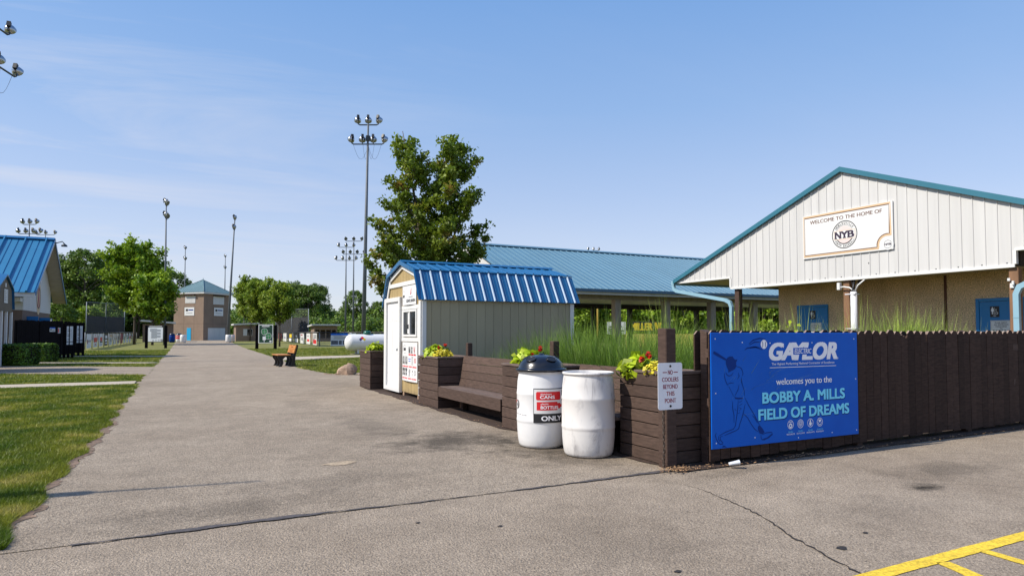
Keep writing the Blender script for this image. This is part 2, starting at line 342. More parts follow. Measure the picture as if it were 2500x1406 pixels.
def np_mesh(name, V, F, m, tint=None, parent=None, loc=None):
    """fast mesh from numpy arrays: V (N,3), F (M,k)"""
    me = bpy.data.meshes.new(name); k = F.shape[1]
    me.vertices.add(len(V)); me.vertices.foreach_set('co', np.ascontiguousarray(V, dtype=np.float32).ravel())
    me.loops.add(F.size); me.loops.foreach_set('vertex_index', np.ascontiguousarray(F, dtype=np.int32).ravel())
    me.polygons.add(len(F)); me.polygons.foreach_set('loop_start', np.arange(0, F.size, k, dtype=np.int32))
    me.polygons.foreach_set('loop_total', np.full(len(F), k, dtype=np.int32))
    if tint is not None:
        a = me.attributes.new('tint', 'FLOAT', 'FACE'); a.data.foreach_set('value', tint.astype(np.float32))
    me.materials.append(m); me.update(calc_edges=True); me.validate()
    return me
def link(me, name, parent=None, loc=None):
    o = bpy.data.objects.new(name, me); col.objects.link(o)
    if parent is not None: o.parent = parent
    if loc is not None: o.location = loc
    return o
def copy_tree(o, parent=None):
    c = o.copy(); col.objects.link(c)
    if parent is not None: c.parent = parent
    for ch in list(o.children): copy_tree(ch, c)
    return c
# flat lettering and print ----------------------------------------------------------
_tc = {}
def glyphs(text, bold=0.0, shear=0.0, space=1.0):
    key = (text, bold, shear, space)
    if key in _tc: return _tc[key]
    cu = bpy.data.curves.new('lettering', 'FONT'); cu.body = text; cu.size = 1; cu.offset = bold; cu.shear = shear; cu.space_character = space
    cu.resolution_u = 4; cu.fill_mode = 'FRONT'
    o = bpy.data.objects.new('lettering', cu); col.objects.link(o)
    dg = bpy.context.evaluated_depsgraph_get(); ev = o.evaluated_get(dg); me = ev.to_mesh()
    vs = [(v.co.x, v.co.y) for v in me.vertices]; fs = [tuple(p.vertices) for p in me.polygons]
    ev.to_mesh_clear(); bpy.data.objects.remove(o); bpy.data.curves.remove(cu)
    _tc[key] = (vs, fs); return _tc[key]
class Print:
    """flat print on a surface; mapping(u, v, lift) -> 3-D point"""
    def __init__(s, fn): s.fn = fn; s.b = B()
    def text(s, t, u0, u1, v0, v1, lift=0.002, mi=0, bold=0.0, shear=0.0, space=1.0, rot=0):
        if bold > 0:      # heavier strokes: the same letters printed again, slightly shifted
            k = bold * abs(v1 - v0) * 1.25; sh = [(-1, 0), (1, 0), (0, 0)] if bold < .03 else [(-1, -.6), (1, -.6), (-1, .6), (1, .6), (0, 0), (-.5, 0), (.5, 0)]
            if rot: k = bold * abs(u1 - u0) * 1.25
            for i, (a, c) in enumerate(sh): s.text(t, u0 + k + a * k, u1 - k + a * k, v0 + k * .6 + c * k, v1 - k * .6 + c * k, lift + .0002 * i, mi, 0, shear, space, rot)
            return s
        vs, fs = glyphs(t, bold, shear, space)
        xs = [p[0] for p in vs]; ys = [p[1] for p in vs]; a, b, c, d = min(xs), max(xs), min(ys), max(ys)
        out = []
        for x, y in vs:
            p, q = (x - a) / (b - a), (y - c) / (d - c)
            if rot: p, q = q, 1 - p
            out.append(s.fn(u0 + (u1 - u0) * p, v0 + (v1 - v0) * q, lift))
        s.b.add(out, fs, mi); return s
    def arc(s, t, cu, cv, r, a0, a1, h, lift=0.002, mi=0, bold=0.0, inside=False):
        """letters along a circle from angle a0 to a1 (degrees); inside: reads along the bottom"""
        for i, ch in enumerate(t):
            if ch == ' ': continue
            vs, fs = glyphs(ch, bold); ys = [p[1] for p in vs]; xs = [p[0] for p in vs]
            mx = (min(xs) + max(xs)) / 2
            th = R(a0 + (a1 - a0) * (i + 0.5) / len(t)); out = []
            for x, y in vs:
                lx, ly = (x - mx) * h * 1.25, (y - 0.36) * h * 1.35
                up = (-math.cos(th), -math.sin(th)) if inside else (math.cos(th), math.sin(th))
                rt = (up[1], -up[0])
                out.append(s.fn(cu + r * math.cos(th) + rt[0] * lx + up[0] * ly, cv + r * math.sin(th) + rt[1] * lx + up[1] * ly, lift))
            s.b.add(out, fs, mi)
        return s
    def rect(s, u0, u1, v0, v1, lift=0.001, mi=0, nu=1, nv=1):
        vs = [s.fn(u0 + (u1 - u0) * i / nu, v0 + (v1 - v0) * j / nv, lift) for j in range(nv + 1) for i in range(nu + 1)]
        s.b.add(vs, [(j * (nu + 1) + i, j * (nu + 1) + i + 1, (j + 1) * (nu + 1) + i + 1, (j + 1) * (nu + 1) + i) for j in range(nv) for i in range(nu)], mi); return s
    def poly(s, pts, lift=0.001, mi=0):
        tri = tessellate_polygon([[Vector((u, v, 0)) for u, v in pts]])
        s.b.add([s.fn(u, v, lift) for u, v in pts], tri, mi); return s
    def stroke(s, pts, w, lift=0.001, mi=0, closed=False):
        P = [Vector(p) for p in pts]; n = len(P); L = []; Rr = []
        for i, p in enumerate(P):
            a = P[i - 1] if (i or closed) else p; c = P[(i + 1) % n] if (i < n - 1 or closed) else p
            d = (c - a); d = d.normalized() if d.length else Vector((1, 0)); nr = Vector((-d.y, d.x))
            ww = w * (1 if closed or 0 < i < n - 1 else 0.5)
            L.append(s.fn(*(p + nr * ww / 2), lift)); Rr.append(s.fn(*(p - nr * ww / 2), lift))
        k = n if closed else n - 1
        s.b.add(L + Rr, [(i, n + i, n + (i + 1) % n, (i + 1) % n) for i in range(k)], mi); return s
    def disc(s, u, v, ru, rv=None, lift=0.001, mi=0, n=28):
        rv = rv or ru
        s.b.add([s.fn(u + ru * math.cos(2 * math.pi * k / n), v + rv * math.sin(2 * math.pi * k / n), lift) for k in range(n)], [tuple(range(n))], mi); return s
    def ring(s, u, v, r0, r1, lift=0.001, mi=0, n=40, a0=0, a1=360, e=1.0):
        c = abs(a1 - a0) >= 360; m = n if c else n + 1
        an = [R(a0 + (a1 - a0) * k / n) for k in range(m)]
        vs = [s.fn(u + rr * math.cos(t) * e, v + rr * math.sin(t), lift) for rr in (r0, r1) for t in an]
        s.b.add(vs, [(k, (k + 1) % m, m + (k + 1) % m, m + k) for k in range(n if c else n)], mi); return s
    def build(s, name, m, parent): return s.b.build(name, m, parent)
def plane_map(o, u, n):
    """board map: origin, unit u direction, outward normal; v is up"""
    o, u, n = Vector(o), Vector(u).normalized(), Vector(n).normalized(); z = Vector((0, 0, 1))
    return lambda a, b, l: o + u * a + z * b + n * l
rng = np.random.default_rng(7); random.seed(7)
# batter artwork of the banner, in board metres
FILLS=[[(0.031,1.009),(0.043,1.022),(0.086,1.004),(0.212,0.94),(0.212,0.924),(0.188,0.925),(0.062,0.979),(0.031,0.996)],[(0.206,0.92),(0.224,0.946),(0.259,0.963),(0.306,0.962),(0.327,0.935),(0.353,0.926),(0.368,0.932),(0.371,0.917),(0.359,0.904),(0.353,0.887),(0.361,0.856),(0.334,0.826),(0.304,0.814),(0.257,0.798),(0.239,0.794),(0.245,0.815),(0.222,0.851),(0.208,0.886)],[(0.665,0.196),(0.694,0.209),(0.736,0.171),(0.767,0.128),(0.734,0.11),(0.692,0.118),(0.668,0.16)],[(0.885,0.109),(0.892,0.094),(0.834,0.062),(0.762,0.042),(0.726,0.047),(0.741,0.059),(0.805,0.069)],[(0.137,0.015),(0.164,0.032),(0.21,0.009)],[(0.326,0.532),(0.353,0.524),(0.442,0.52),(0.448,0.507),(0.393,0.502),(0.339,0.509)]]
LINES=[[(0.361,0.854),(0.4,0.847),(0.429,0.833),(0.447,0.801),(0.455,0.775),(0.44,0.749)],[(0.207,0.795),(0.221,0.768),(0.25,0.757),(0.285,0.762),(0.312,0.792)],[(0.192,0.791),(0.186,0.756),(0.197,0.717),(0.219,0.673),(0.237,0.657)],[(0.231,0.673),(0.272,0.682),(0.319,0.681)],[(0.387,0.786),(0.398,0.75),(0.373,0.72)],[(0.428,0.736),(0.433,0.696),(0.444,0.652)],[(0.245,0.647),(0.313,0.54)],[(0.423,0.706),(0.467,0.6),(0.474,0.534)],[(0.395,0.655),(0.377,0.603),(0.331,0.54)],[(0.298,0.486),(0.297,0.417),(0.316,0.337),(0.315,0.258)],[(0.38,0.497),(0.371,0.403),(0.356,0.329),(0.334,0.227),(0.307,0.194),(0.186,0.167),(0.1,0.137)],[(0.482,0.448),(0.453,0.364),(0.431,0.3),(0.403,0.252),(0.381,0.194),(0.347,0.176),(0.266,0.157),(0.172,0.134)],[(0.476,0.518),(0.53,0.435),(0.598,0.346),(0.653,0.267),(0.694,0.209)],[(0.452,0.349),(0.514,0.3),(0.568,0.227),(0.616,0.173),(0.671,0.139)],[(0.734,0.105),(0.792,0.121),(0.878,0.12),(0.885,0.099)],[(0.709,0.106),(0.712,0.076),(0.726,0.049)],[(0.061,0.171),(0.048,0.143),(0.06,0.108),(0.086,0.067),(0.112,0.048),(0.151,0.048),(0.151,0.062),(0.119,0.089),(0.113,0.124),(0.152,0.131)],[(0.093,0.135),(0.093,0.101),(0.112,0.07)],[(0.393,0.472),(0.434,0.485)],[(0.392,0.437),(0.441,0.455)],[(0.385,0.417),(0.426,0.405),(0.391,0.382)],[(0.324,0.406),(0.351,0.384)],[(0.37,0.354),(0.405,0.362)],[(0.583,0.322),(0.618,0.294),(0.659,0.236)]]
STREAKS=[[(0.8,1.146),(0.707,1.153),(0.613,1.134),(0.548,1.094)],[(0.715,1.113),(0.631,1.113),(0.557,1.081)],[(0.714,1.052),(0.612,1.06),(0.52,1.048),(0.483,1.028)],[(0.751,1.029),(0.649,1.057),(0.557,1.047)]]
# ================================================================== THE SETTING
def asphalt(name, base, warm, grain, stains=()):
    m = bpy.data.materials.new(name); m.use_nodes = True
    n, l = m.node_tree.nodes, m.node_tree.links; p = n['Principled BSDF']; p.inputs['Roughness'].default_value = 0.95; p.inputs['Specular IOR Level'].default_value = 0.25
    t = n.new('ShaderNodeTexCoord')
    def noise(sc, det=3, rough=0.6):
        z = n.new('ShaderNodeTexNoise'); z.inputs['Scale'].default_value = sc; z.inputs['Detail'].default_value = det; z.inputs['Roughness'].default_value = rough
        l.new(t.outputs['Object'], z.inputs['Vector']); return z.outputs['Fac']
    def mrange(x, a, b, c, d):
        r = n.new('ShaderNodeMapRange'); r.inputs[1].default_value = a; r.inputs[2].default_value = b; r.inputs[3].default_value = c; r.inputs[4].default_value = d
        l.new(x, r.inputs[0]); return r.outputs[0]
    def mul(a, b):
        x = n.new('ShaderNodeMath'); x.operation = 'MULTIPLY'; l.new(a, x.inputs[0])
        if isinstance(b, float): x.inputs[1].default_value = b
        else: l.new(b, x.inputs[1])
        return x.outputs[0]
    r = n.new('ShaderNodeValToRGB'); r.color_ramp.elements[0].position = 0.35; r.color_ramp.elements[1].position = 0.66
    r.color_ramp.elements[0].color = (*base, 1); r.color_ramp.elements[1].color = (*warm, 1); l.new(noise(0.42, 6, 0.68), r.inputs[0])
    f = mul(mrange(noise(62, 2), 0.32, 0.68, 1 - grain * 1.1, 1 + grain * 1.1), mrange(noise(130, 2), 0.32, 0.68, 1 - grain * 1.0, 1 + grain * 1.0))
    f = mul(f, mrange(noise(2.6, 5, 0.7), 0.3, 0.7, 0.84, 1.12))
    v = n.new('ShaderNodeTexVoronoi'); v.inputs['Scale'].default_value = 17; l.new(t.outputs['Object'], v.inputs['Vector'])
    f = mul(f, mrange(v.outputs['Distance'], 0.05, 0.14, 0.45, 1.0))
    for (cx, cy, sx, sy, dark) in stains:      # worn-in stains with an uneven outline
        mp2 = n.new('ShaderNodeMapping'); mp2.vector_type = 'POINT'
        mp2.inputs['Location'].default_value = (-cx / sx, -cy / sy, 0); mp2.inputs['Scale'].default_value = (1 / sx, 1 / sy, 0)
        l.new(t.outputs['Object'], mp2.inputs[0])
        ln = n.new('ShaderNodeVectorMath'); ln.operation = 'LENGTH'; l.new(mp2.outputs[0], ln.inputs[0])
        ad = n.new('ShaderNodeMath'); ad.operation = 'ADD'; l.new(ln.outputs['Value'], ad.inputs[0]); l.new(mrange(noise(2.2, 6, 0.72), 0.25, 0.75, -0.75, 0.75), ad.inputs[1])
        f = mul(f, mrange(ad.outputs[0], 0.25, 1.15, dark, 1.0))
    mx = n.new('ShaderNodeMix'); mx.data_type = 'RGBA'; mx.blend_type = 'MULTIPLY'; mx.inputs['Factor'].default_value = 1
    l.new(r.outputs[0], mx.inputs[6]); l.new(f, mx.inputs[7]); l.new(mx.outputs[2], p.inputs['Base Color'])
    bp = n.new('ShaderNodeBump'); bp.inputs['Strength'].default_value = 1.0; bp.inputs['Distance'].default_value = 0.02
    l.new(noise(75, 3), bp.inputs['Height']); l.new(bp.outputs[0], p.inputs['Normal'])
    return m
M['road'] = asphalt('worn_asphalt_path', (0.285, 0.231, 0.174), (0.362, 0.299, 0.230), 0.34,
                    [(3.3, 7.9, 1.0, .8, .36), (2.6, 9.6, .45, 1.6, .72), (4.0, 6.9, .8, .6, .45), (4.0, 6.2, .7, .5, .55), (1.3, 6.3, .8, .35, .80), (0.3, 5.7, 1.0, .35, .72), (2.2, 13.4, .4, .8, .82)])
M['lot'] = asphalt('worn_asphalt_lot', (0.295, 0.237, 0.178), (0.380, 0.312, 0.240), 0.26,
                   [(6.03, 3.62, .20, .14, .10), (7.0, 4.0, .9, .35, .66), (5.0, 3.3, .8, .5, .84), (2.7, 3.6, .6, .5, .85), (5.3, 4.9, 1.2, .16, .72)])
M['lawn'] = mat('mown_lawn', (0.085, 0.115, 0.014), 0.95, c2=(0.23, 0.20, 0.045), scale=0.55, detail=9, bump=0.8, bscale=22, speck=(9, 0.35))
M['lawn_far'] = M['lawn']
M['seal'] = mat('crack_sealant', (0.075, 0.066, 0.066), 0.85, 0.4, 14, bump=0.4, bscale=50)
M['crack'] = mat('crack_dark_grit', (0.022, 0.018, 0.016), 0.95)  # near-black colour of the thin pavement cracks
def struct(name, b, m): return tag(b.build(name, m), kind='structure')
def strip(left, right, z):
    b = B(); n = len(left)
    b.add([(*p, z) for p in left] + [(*p, z) for p in right], [(i, n + i, n + i + 1, i + 1) for i in range(n - 1)]); return b
def polyz(pts, z):
    b = B(); b.add([(*p, z) for p in pts], tessellate_polygon([[Vector((*p, 0)) for p in pts]])); return b
def lerp_at(tab, y):
    for (y0, x0), (y1, x1) in zip(tab, tab[1:]):
        if y <= y1: return x0 + (x1 - x0) * (y - y0) / (y1 - y0)
    return tab[-1][1]
b = B(); b.add([(-1500, -300, 0), (1500, -300, 0), (1500, 2200, 0), (-1500, 2200, 0)], [(0, 1, 2, 3)]); struct('ground', b, M['lawn'])
b = B(); b.add([(-40, -25, .004), (60, -25, .004), (60, 5.2, .004), (-40, 5.2, .004)], [(0, 1, 2, 3)]); struct('parking_lot', b, M['lot'])
LT = [(5.2, -1.0), (8, -.96), (12, -.87), (22, -.92), (53, -.52), (100, -.2), (128, 0.0), (131, 0)]
RT = [(5.2, 4.9), (15.8, 4.9), (16.1, 7.5), (20.8, 7.2), (21.2, 5.75), (22, 4.95), (22.7, 4.57), (26.5, 4.34), (29.6, 4.35), (31, 4.5), (35, 4.8), (41, 4.95), (63.5, 5.47), (100, 6.9), (128, 8.3), (131, 8.4)]
ys = [5.2]
while ys[-1] < 131: ys.append(min(131, ys[-1] + (0.07 if ys[-1] < 14 else 0.2 if ys[-1] < 40 else 1.0)))
w1 = lambda y, k: 0.030 * math.sin(y * 7.1 + k) + 0.035 * math.sin(y * 2.3 + 2 * k) + 0.05 * math.sin(y * .77 + k)
Lp = [(lerp_at(LT, y) + w1(y, 0) + random.uniform(-.025, .025), y) for y in ys]
Rp = [(lerp_at(RT, y) + w1(y, 3) + random.uniform(-.02, .02), y) for y in ys]
struct('asphalt_path', strip(Lp, Rp, .008), M['road'])
# soil along the lawn's worn edge
dl = [(x - .06 - .05 * math.sin(y * 1.9) * math.sin(y * .63 + 1) - .03 * math.sin(y * 5.3) - random.uniform(0, .07), y) for x, y in Lp if y < 16]
dr = [(x + (.03 + .03 * math.sin(y * 3.3 + 2 * math.sin(y)) + random.uniform(-.02, .03)) * (1 if y < 9 else .5), y) for x, y in Lp if y < 16]
struct('soil_edge', strip(dl, dr, .012), M['dirt'])
apron = [(-.82, 24.9), (-.8, 30.4), (-3.0, 31.9), (-6.6, 34.0), (-15, 38.6), (-15, 33.0), (-5.4, 27.9), (-3.0, 26.1)]
struct('side_path', polyz(apron, .012), M['road'])
def slabpath(name, a, c, w, n, z=.03):
    """concrete path of n slabs with joints"""
    a, c = Vector(a), Vector(c); d = (c - a) / n; u = d.normalized(); v = Vector((-u.y, u.x)) * w / 2; b = B()
    for i in range(n):
        p, q = a + d * i + u * .008, a + d * (i + 1) - u * .008
        b.slab([(*(p - v), 0.001), (*(q - v), 0.001), (*(q + v), 0.001), (*(p + v), 0.001)], (0, 0, z))
    return struct(name, b, M['concrete'])
slabpath('concrete_walk', (-1.0, 20.95), (-16.5, 20.95), 1.15, 9)
slabpath('narrow_walk', (-.95, 34.25), (-6.9, 37.2), .8, 5)
slabpath('narrow_walk', (-.4, 43.2), (-6.2, 46.4), 1.0, 5)
struct('concrete_walk', polyz([(4.7, 35), (5.6, 34.9), (9.9, 37.5), (16, 39.4), (16, 41.2), (10.9, 40.6), (6.2, 39.3), (4.9, 39.4)], .016), M['concrete'])
# mulch under the planters and the bed behind the fence
struct('mulch_bed', polyz([(float(np.interp(y, [5.1, 7.6, 8.4, 8.8, 11.2, 16.4], [4.50, 4.46, 4.27, 4.18, 4.18, 4.2])) + .025 * math.sin(y * 5) + .015 * math.sin(y * 13), y) for y in np.linspace(5.1, 16.4, 90)] + [(14.6, 16.4), (14.6, 5.16), (8, 5.12), (4.9, 5.10)], .016), M['mulch'])
# crack sealant on the joint, cracks, worn patches
xs = np.linspace(-.6, 4.5, 260)
def jag(x, k): return .016 * math.sin(x * 9 + k) + .012 * math.sin(x * 23 + 2 * k) + random.uniform(-.008, .008) + .03 * math.sin(x * 1.7 + k)
mid = [5.2 + .02 * math.sin(x * 1.9) for x in xs]
struct('sealed_joint', strip([(x, m_ + .018 + jag(x, 1) * .55 + .010 * math.sin(x * 3)) for x, m_ in zip(xs, mid)], [(x, m_ - .010 + jag(x, 4) * .5) for x, m_ in zip(xs, mid)], .013), M['seal'])
def crack(pts, w, z=.0075):
    P = []
    for (x0, y0), (x1, y1) in zip(pts, pts[1:]):
        n = max(2, int(math.hypot(x1 - x0, y1 - y0) / .035))
        for i in range(n): P.append((x0 + (x1 - x0) * i / n + random.uniform(-.012, .012), y0 + (y1 - y0) * i / n + random.uniform(-.008, .008)))
    ws = [w * random.uniform(.25, 1.2) * min(1, (i + 3) / len(P) * 2.2) for i in range(len(P))]
    return struct('pavement_crack', strip([(x - q / 2, y - q * .2) for (x, y), q in zip(P, ws)], [(x + q / 2, y + q * .2) for (x, y), q in zip(P, ws)], z), M['crack'])
crack([(4.15, 4.78), (4.19, 4.5), (4.05, 3.81), (3.93, 3.5), (3.78, 3.19), (3.72, 3.02), (3.61, 2.69), (3.54, 2.49), (3.4, 2.2)], .024)
crack([(6.5, 4.05), (6.1, 3.75), (6.6, 3.45), (6.9, 3.1)], .006)
def blob(x, y, rx, ry, z, n=26, k=0): return polyz([(x + rx * math.cos(t) * (1 + .2 * math.sin(3 * t + k) + random.uniform(-.12, .12)), y + ry * math.sin(t) * (1 + .2 * math.sin(2 * t + k) + random.uniform(-.12, .12))) for t in np.linspace(0, 2 * math.pi, n, endpoint=False)], z)
M['patch_old'] = mat('pale_patch', (0.36, 0.28, 0.19), 0.9, 0.2, 9, speck=(50, .3))
M['tar'] = mat('tar_spot', (0.03, 0.025, 0.022), 0.8, 0.3, 20, bump=.5, bscale=80)
struct('worn_patch', blob(1.57, 7.1, .17, .10, .0125), M['patch_old'])
for x, y, r in ((3.86, 2.86, .030), (2.63, 3.02, .018), (1.35, 3.1, .028), (2.75, 2.45, .03), (2.1, 4.3, .014), (4.3, 3.0, .016), (1.6, 4.65, .014)):
    struct('tar_spot', blob(x, y, r * 1.4, r, .009, 14), M['tar'])
def stripe(p, q, w, z=.0085):
    p, q = Vector(p), Vector(q); d = (q - p); n = max(4, int(d.length / .05)); u = d.normalized(); v = Vector((-u.y, u.x)) * w / 2
    return strip([tuple(p + d * i / n + v * random.uniform(.93, 1.05)) for i in range(n + 1)], [tuple(p + d * i / n - v * random.uniform(.93, 1.05)) for i in range(n + 1)], z)
struct('yellow_parking_line', stripe((3.25, 2.455), (9.0, 2.47), .105), M['yellow'])
struct('yellow_parking_line', stripe((4.17, 2.405), (3.9, 1.6), .10), M['yellow'])
struct('yellow_parking_line', stripe((4.62, 2.41), (4.55, 1.4), .085), M['yellow'])

# ================================================================== GEAR BARN
bx, by0, by1 = 4.5, 12.89, 15.38; bxr = 8.17; RY = 14.12; BK = (13.15, 15.09); EV = (12.80, 15.45); ZE, ZB, ZR = 2.08, 2.73, 2.97
barn = thing('storage_shed', (6.3, 14.1, 0), 'tan gambrel shed with blue ribbed metal roof and white front door', 'shed')
def grooved(b, fn, w, spacing, top, bot=.1, gap=.006, off=0):
    """vertical panels with grooves; fn(u, z, depth) maps to 3-D; top(u) is the upper edge"""
    u = off
    while u < w - 1e-4:
        u1 = min(w, u + spacing)
        a, c = u + gap / 2, u1 - gap / 2
        mids = [q for q in (0.0,) if False]
        pts = [(a, bot), (c, bot), (c, top(c)), (a, top(a))]
        b.slab([fn(p, z, .012) for p, z in pts], Vector(fn(0, 0, 0)) - Vector(fn(0, 0, .012)))
        u = u1
b = B()
prof = lambda y: (ZE + (ZB - ZE) * (y - EV[0]) / (BK[0] - EV[0]) if y < BK[0] else ZB + (ZR - ZB) * (y - BK[0]) / (RY - BK[0]) if y < RY else ZR - (ZR - ZB) * (y - RY) / (BK[1] - RY) if y < BK[1] else ZB - (ZB - ZE) * (y - BK[1]) / (EV[1] - BK[1])) - .05
for yy in (BK[0] - by0, RY - by0, BK[1] - by0): pass
grooved(b, lambda u, z, d: (bx - d, by0 + u, z), by1 - by0, .2075, lambda u: prof(by0 + u))
b.build('front_wall', M['tan'], barn)
b = B()
grooved(b, lambda u, z, d: (bx + u, by0 - d, z), bxr - bx, .204, lambda u: ZE + .03)
b.box(bx + .02, bxr, by0 + .0, by0 + .03, .1, ZE); b.box(bx + .02, bxr, by1 - .03, by1, .1, ZE); b.box(bxr - .03, bxr, by0 + .03, by1 - .03, .1, ZE)
b.slab([(bxr, by0, ZE), (bxr, by1, ZE), (bxr, BK[1], ZB - .05), (bxr, RY, ZR - .05), (bxr, BK[0], ZB - .05)], (-.02, 0, 0))
b.slab([(bx + .02, by0 + .03, .1), (bx + .02, by1 - .03, .1), (bx + .02, by1 - .03, ZE), (bx + .02, BK[1], ZB - .06), (bx + .02, RY, ZR - .06), (bx + .02, BK[0], ZB - .06), (bx + .02, by0 + .03, ZE)], (-.018, 0, 0))
b.build('side_wall', M['tan_stain'], barn)
def ribroof(b, a0, a1, e0, e1, x0, x1, sp, h=.022, w=.05, t=.02, minor=True, off=.04, rmi=0):
    """sheet from upper edge (y,z)=a0.. to lower edge e0 between x0 and x1, standing ribs down the slope"""
    up = Vector((0, a0, a1)); lo = Vector((0, e0, e1)); d = (lo - up); n = Vector((0, -d.z, d.y)); n = n if n.z > 0 else -n; n.normalize()
    X = lambda x, s, l: (Vector((x, 0, 0)) + up + d * s + n * l)
    b.slab([X(x0, 0, -t), X(x1, 0, -t), X(x1, 1, -t), X(x0, 1, -t)], n * t)
    x = x0 + off
    while x < x1 - .01:
        q = [(x - w / 2, 0.0005), (x - w * .22, h), (x + w * .22, h), (x + w / 2, 0.0005)]
        b.add([X(u, s, l) for s in (0, 1.004) for u, l in q], [(0, 4, 5, 1), (1, 5, 6, 2), (2, 6, 7, 3), (0, 1, 2, 3), (7, 6, 5, 4)], rmi)
        if minor:
            for k in (1, 2):
                xm = x + sp * k / 3
                if xm < x1 - .02:
                    q = [(xm - .014, 0.0004), (xm, h * .3), (xm + .014, 0.0004)]
                    b.add([X(u, s, l) for s in (0, 1) for u, l in q], [(0, 3, 4, 1), (1, 4, 5, 2)])
        x += sp
rx0, rx1 = 4.42, 8.31
b = B()
for s, (e, k) in enumerate(zip(EV, BK)):
    ribroof(b, RY, ZR, k, ZB, rx0, rx1, .2275, off=.12)
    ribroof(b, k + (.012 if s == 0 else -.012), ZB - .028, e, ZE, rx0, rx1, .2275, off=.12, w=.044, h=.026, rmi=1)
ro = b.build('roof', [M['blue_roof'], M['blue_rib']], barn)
b = B()
b.slab([(rx0 - .01, RY - .13, ZR + .0), (rx0 - .01, RY, ZR + .055), (rx0 - .01, RY + .13, ZR + .0)], (rx1 - rx0 + .02, 0, 0)); b.build('ridge_cap', M['blue_roof'], ro)
b = B()
pl = [(EV[0] - .015, ZE - .01), (BK[0] - .02, ZB + .02), (RY, ZR + .035), (BK[1] + .02, ZB + .02), (EV[1] + .015, ZE - .01)]
for (y0, z0), (y1, z1) in zip(pl, pl[1:]):
    b.slab([(rx0 - .035, y0, z0), (rx0 - .035, y1, z1), (rx0 - .035, y1, z1 - .085), (rx0 - .035, y0 + (0.01 if y0 < RY else -.01), z0 - .085 if z0 > 2.2 else z0 + .005)], (.03, 0, 0))
b.build('rake_trim', M['blue_roof'], ro)
b = B()
pw = [(EV[0] + .10, ZE + .03), (BK[0] + .035, ZB - .075), (RY, ZR - .06), (BK[1] - .035, ZB - .075), (EV[1] - .10, ZE + .03)]
for i, ((y0, z0), (y1, z1)) in enumerate(zip(pw, pw[1:])):
    s = 1 if i < 2 else -1; st = i in (0, 3)
    b.slab([(rx0 + .03, y0, z0), (rx0 + .03, y1, z1), (rx0 + .03, y1 + (s * .07 if st else 0), z1 - (.04 if st else .085)), (rx0 + .03, y0 + (s * .075 if st else 0), z0 - (0 if st else .085) if i != 2 else z0 - .085)], (.025, 0, 0))
b.bbox(bx - .045, bx - .014, 13.16, 15.12, 2.43, 2.525)                       # cross board
b.bbox(bx - .045, bx - .013, by0 - .02, by0 + .10, .1, 2.06)                   # corner boards
b.bbox(bx - .012, bx + .085, by0 - .036, by0 - .0145, .1, 2.06)
b.bbox(bxr - .09, bxr + .012, by0 - .036, by0 - .0145, .1, 2.06)
b.bbox(bx - .04, bx - .013, 13.0, 14.14, 1.905, 1.99); b.bbox(bx - .04, bx - .013, 13.0, 14.14, 1.205, 1.30)
b.bbox(bx - .038, bx - .013, 14.03, 14.14, 1.302, 1.903); b.bbox(bx - .038, bx - .013, 13.0, 13.09, 1.302, 1.903)
b.bbox(bx - .03, bxr, by0 - .034, by0 - .0143, 2.062, 2.09)
b.build('trim', M['white'], barn)
b = B()
for y0, y1, z0, z1 in ((14.16, 14.27, .07, 2.20), (15.21, 15.37, .07, 2.20), (14.27, 15.21, 2.10, 2.20), (14.27, 15.21, .07, .16)): b.bbox(bx - .09, bx - .013, y0, y1, z0, z1)
fr = b.build('door_frame', M['white'], barn)
b = B(); b.box(bx - .045, bx - .0135, 14.28, 15.20, .165, 2.095)
for z0, z1 in ((1.66, 1.98), (.92, 1.55), (.28, .80)):
    for y0, y1 in ((14.38, 14.68), (14.80, 15.10)):
        b.bbox(bx - .0505, bx - .0452, y0, y1, z0, z1, .004)
dr_ = b.build('door', mat('white_door_paint', (.76, .76, .76), .4), barn)
b = B(); b.lathe([(0, -.05), (.028, -.045), (.032, -.02), (.014, -.01), (.014, 0)], (bx - .045, 14.36, 1.02), 14, axis='x'); b.build('door_knob', M['galv'], dr_)
b = B()
for y0, y1, z0, z1 in ((13.10, 13.15, 1.31, 1.895), (13.97, 14.02, 1.31, 1.895), (13.15, 13.97, 1.31, 1.36), (13.15, 13.97, 1.845, 1.895), (13.535, 13.585, 1.36, 1.845)): b.bbox(bx - .06, bx - .0135, y0, y1, z0, z1)
wf = b.build('window', M['white'], barn)
b = B(); b.box(bx - .03, bx - .02, 13.15, 13.535, 1.36, 1.845); b.box(bx - .03, bx - .02, 13.585, 13.97, 1.36, 1.845); b.build('pane', M['glass'], wf)
b = B(); b.box(bx - .036, bx - .0315, 13.62, 13.72, 1.58, 1.83); b.box(bx - .036, bx - .0315, 13.62, 13.74, 1.38, 1.48); b.build('paper_notice', M['sign_white'], wf)
b = B()
for y in (13.1, 14.1, 15.15): b.box(bx - .0, bxr - .1, y - .05, y + .05, .0, .1)
b.build('skid', M['raw_wood'], barn)

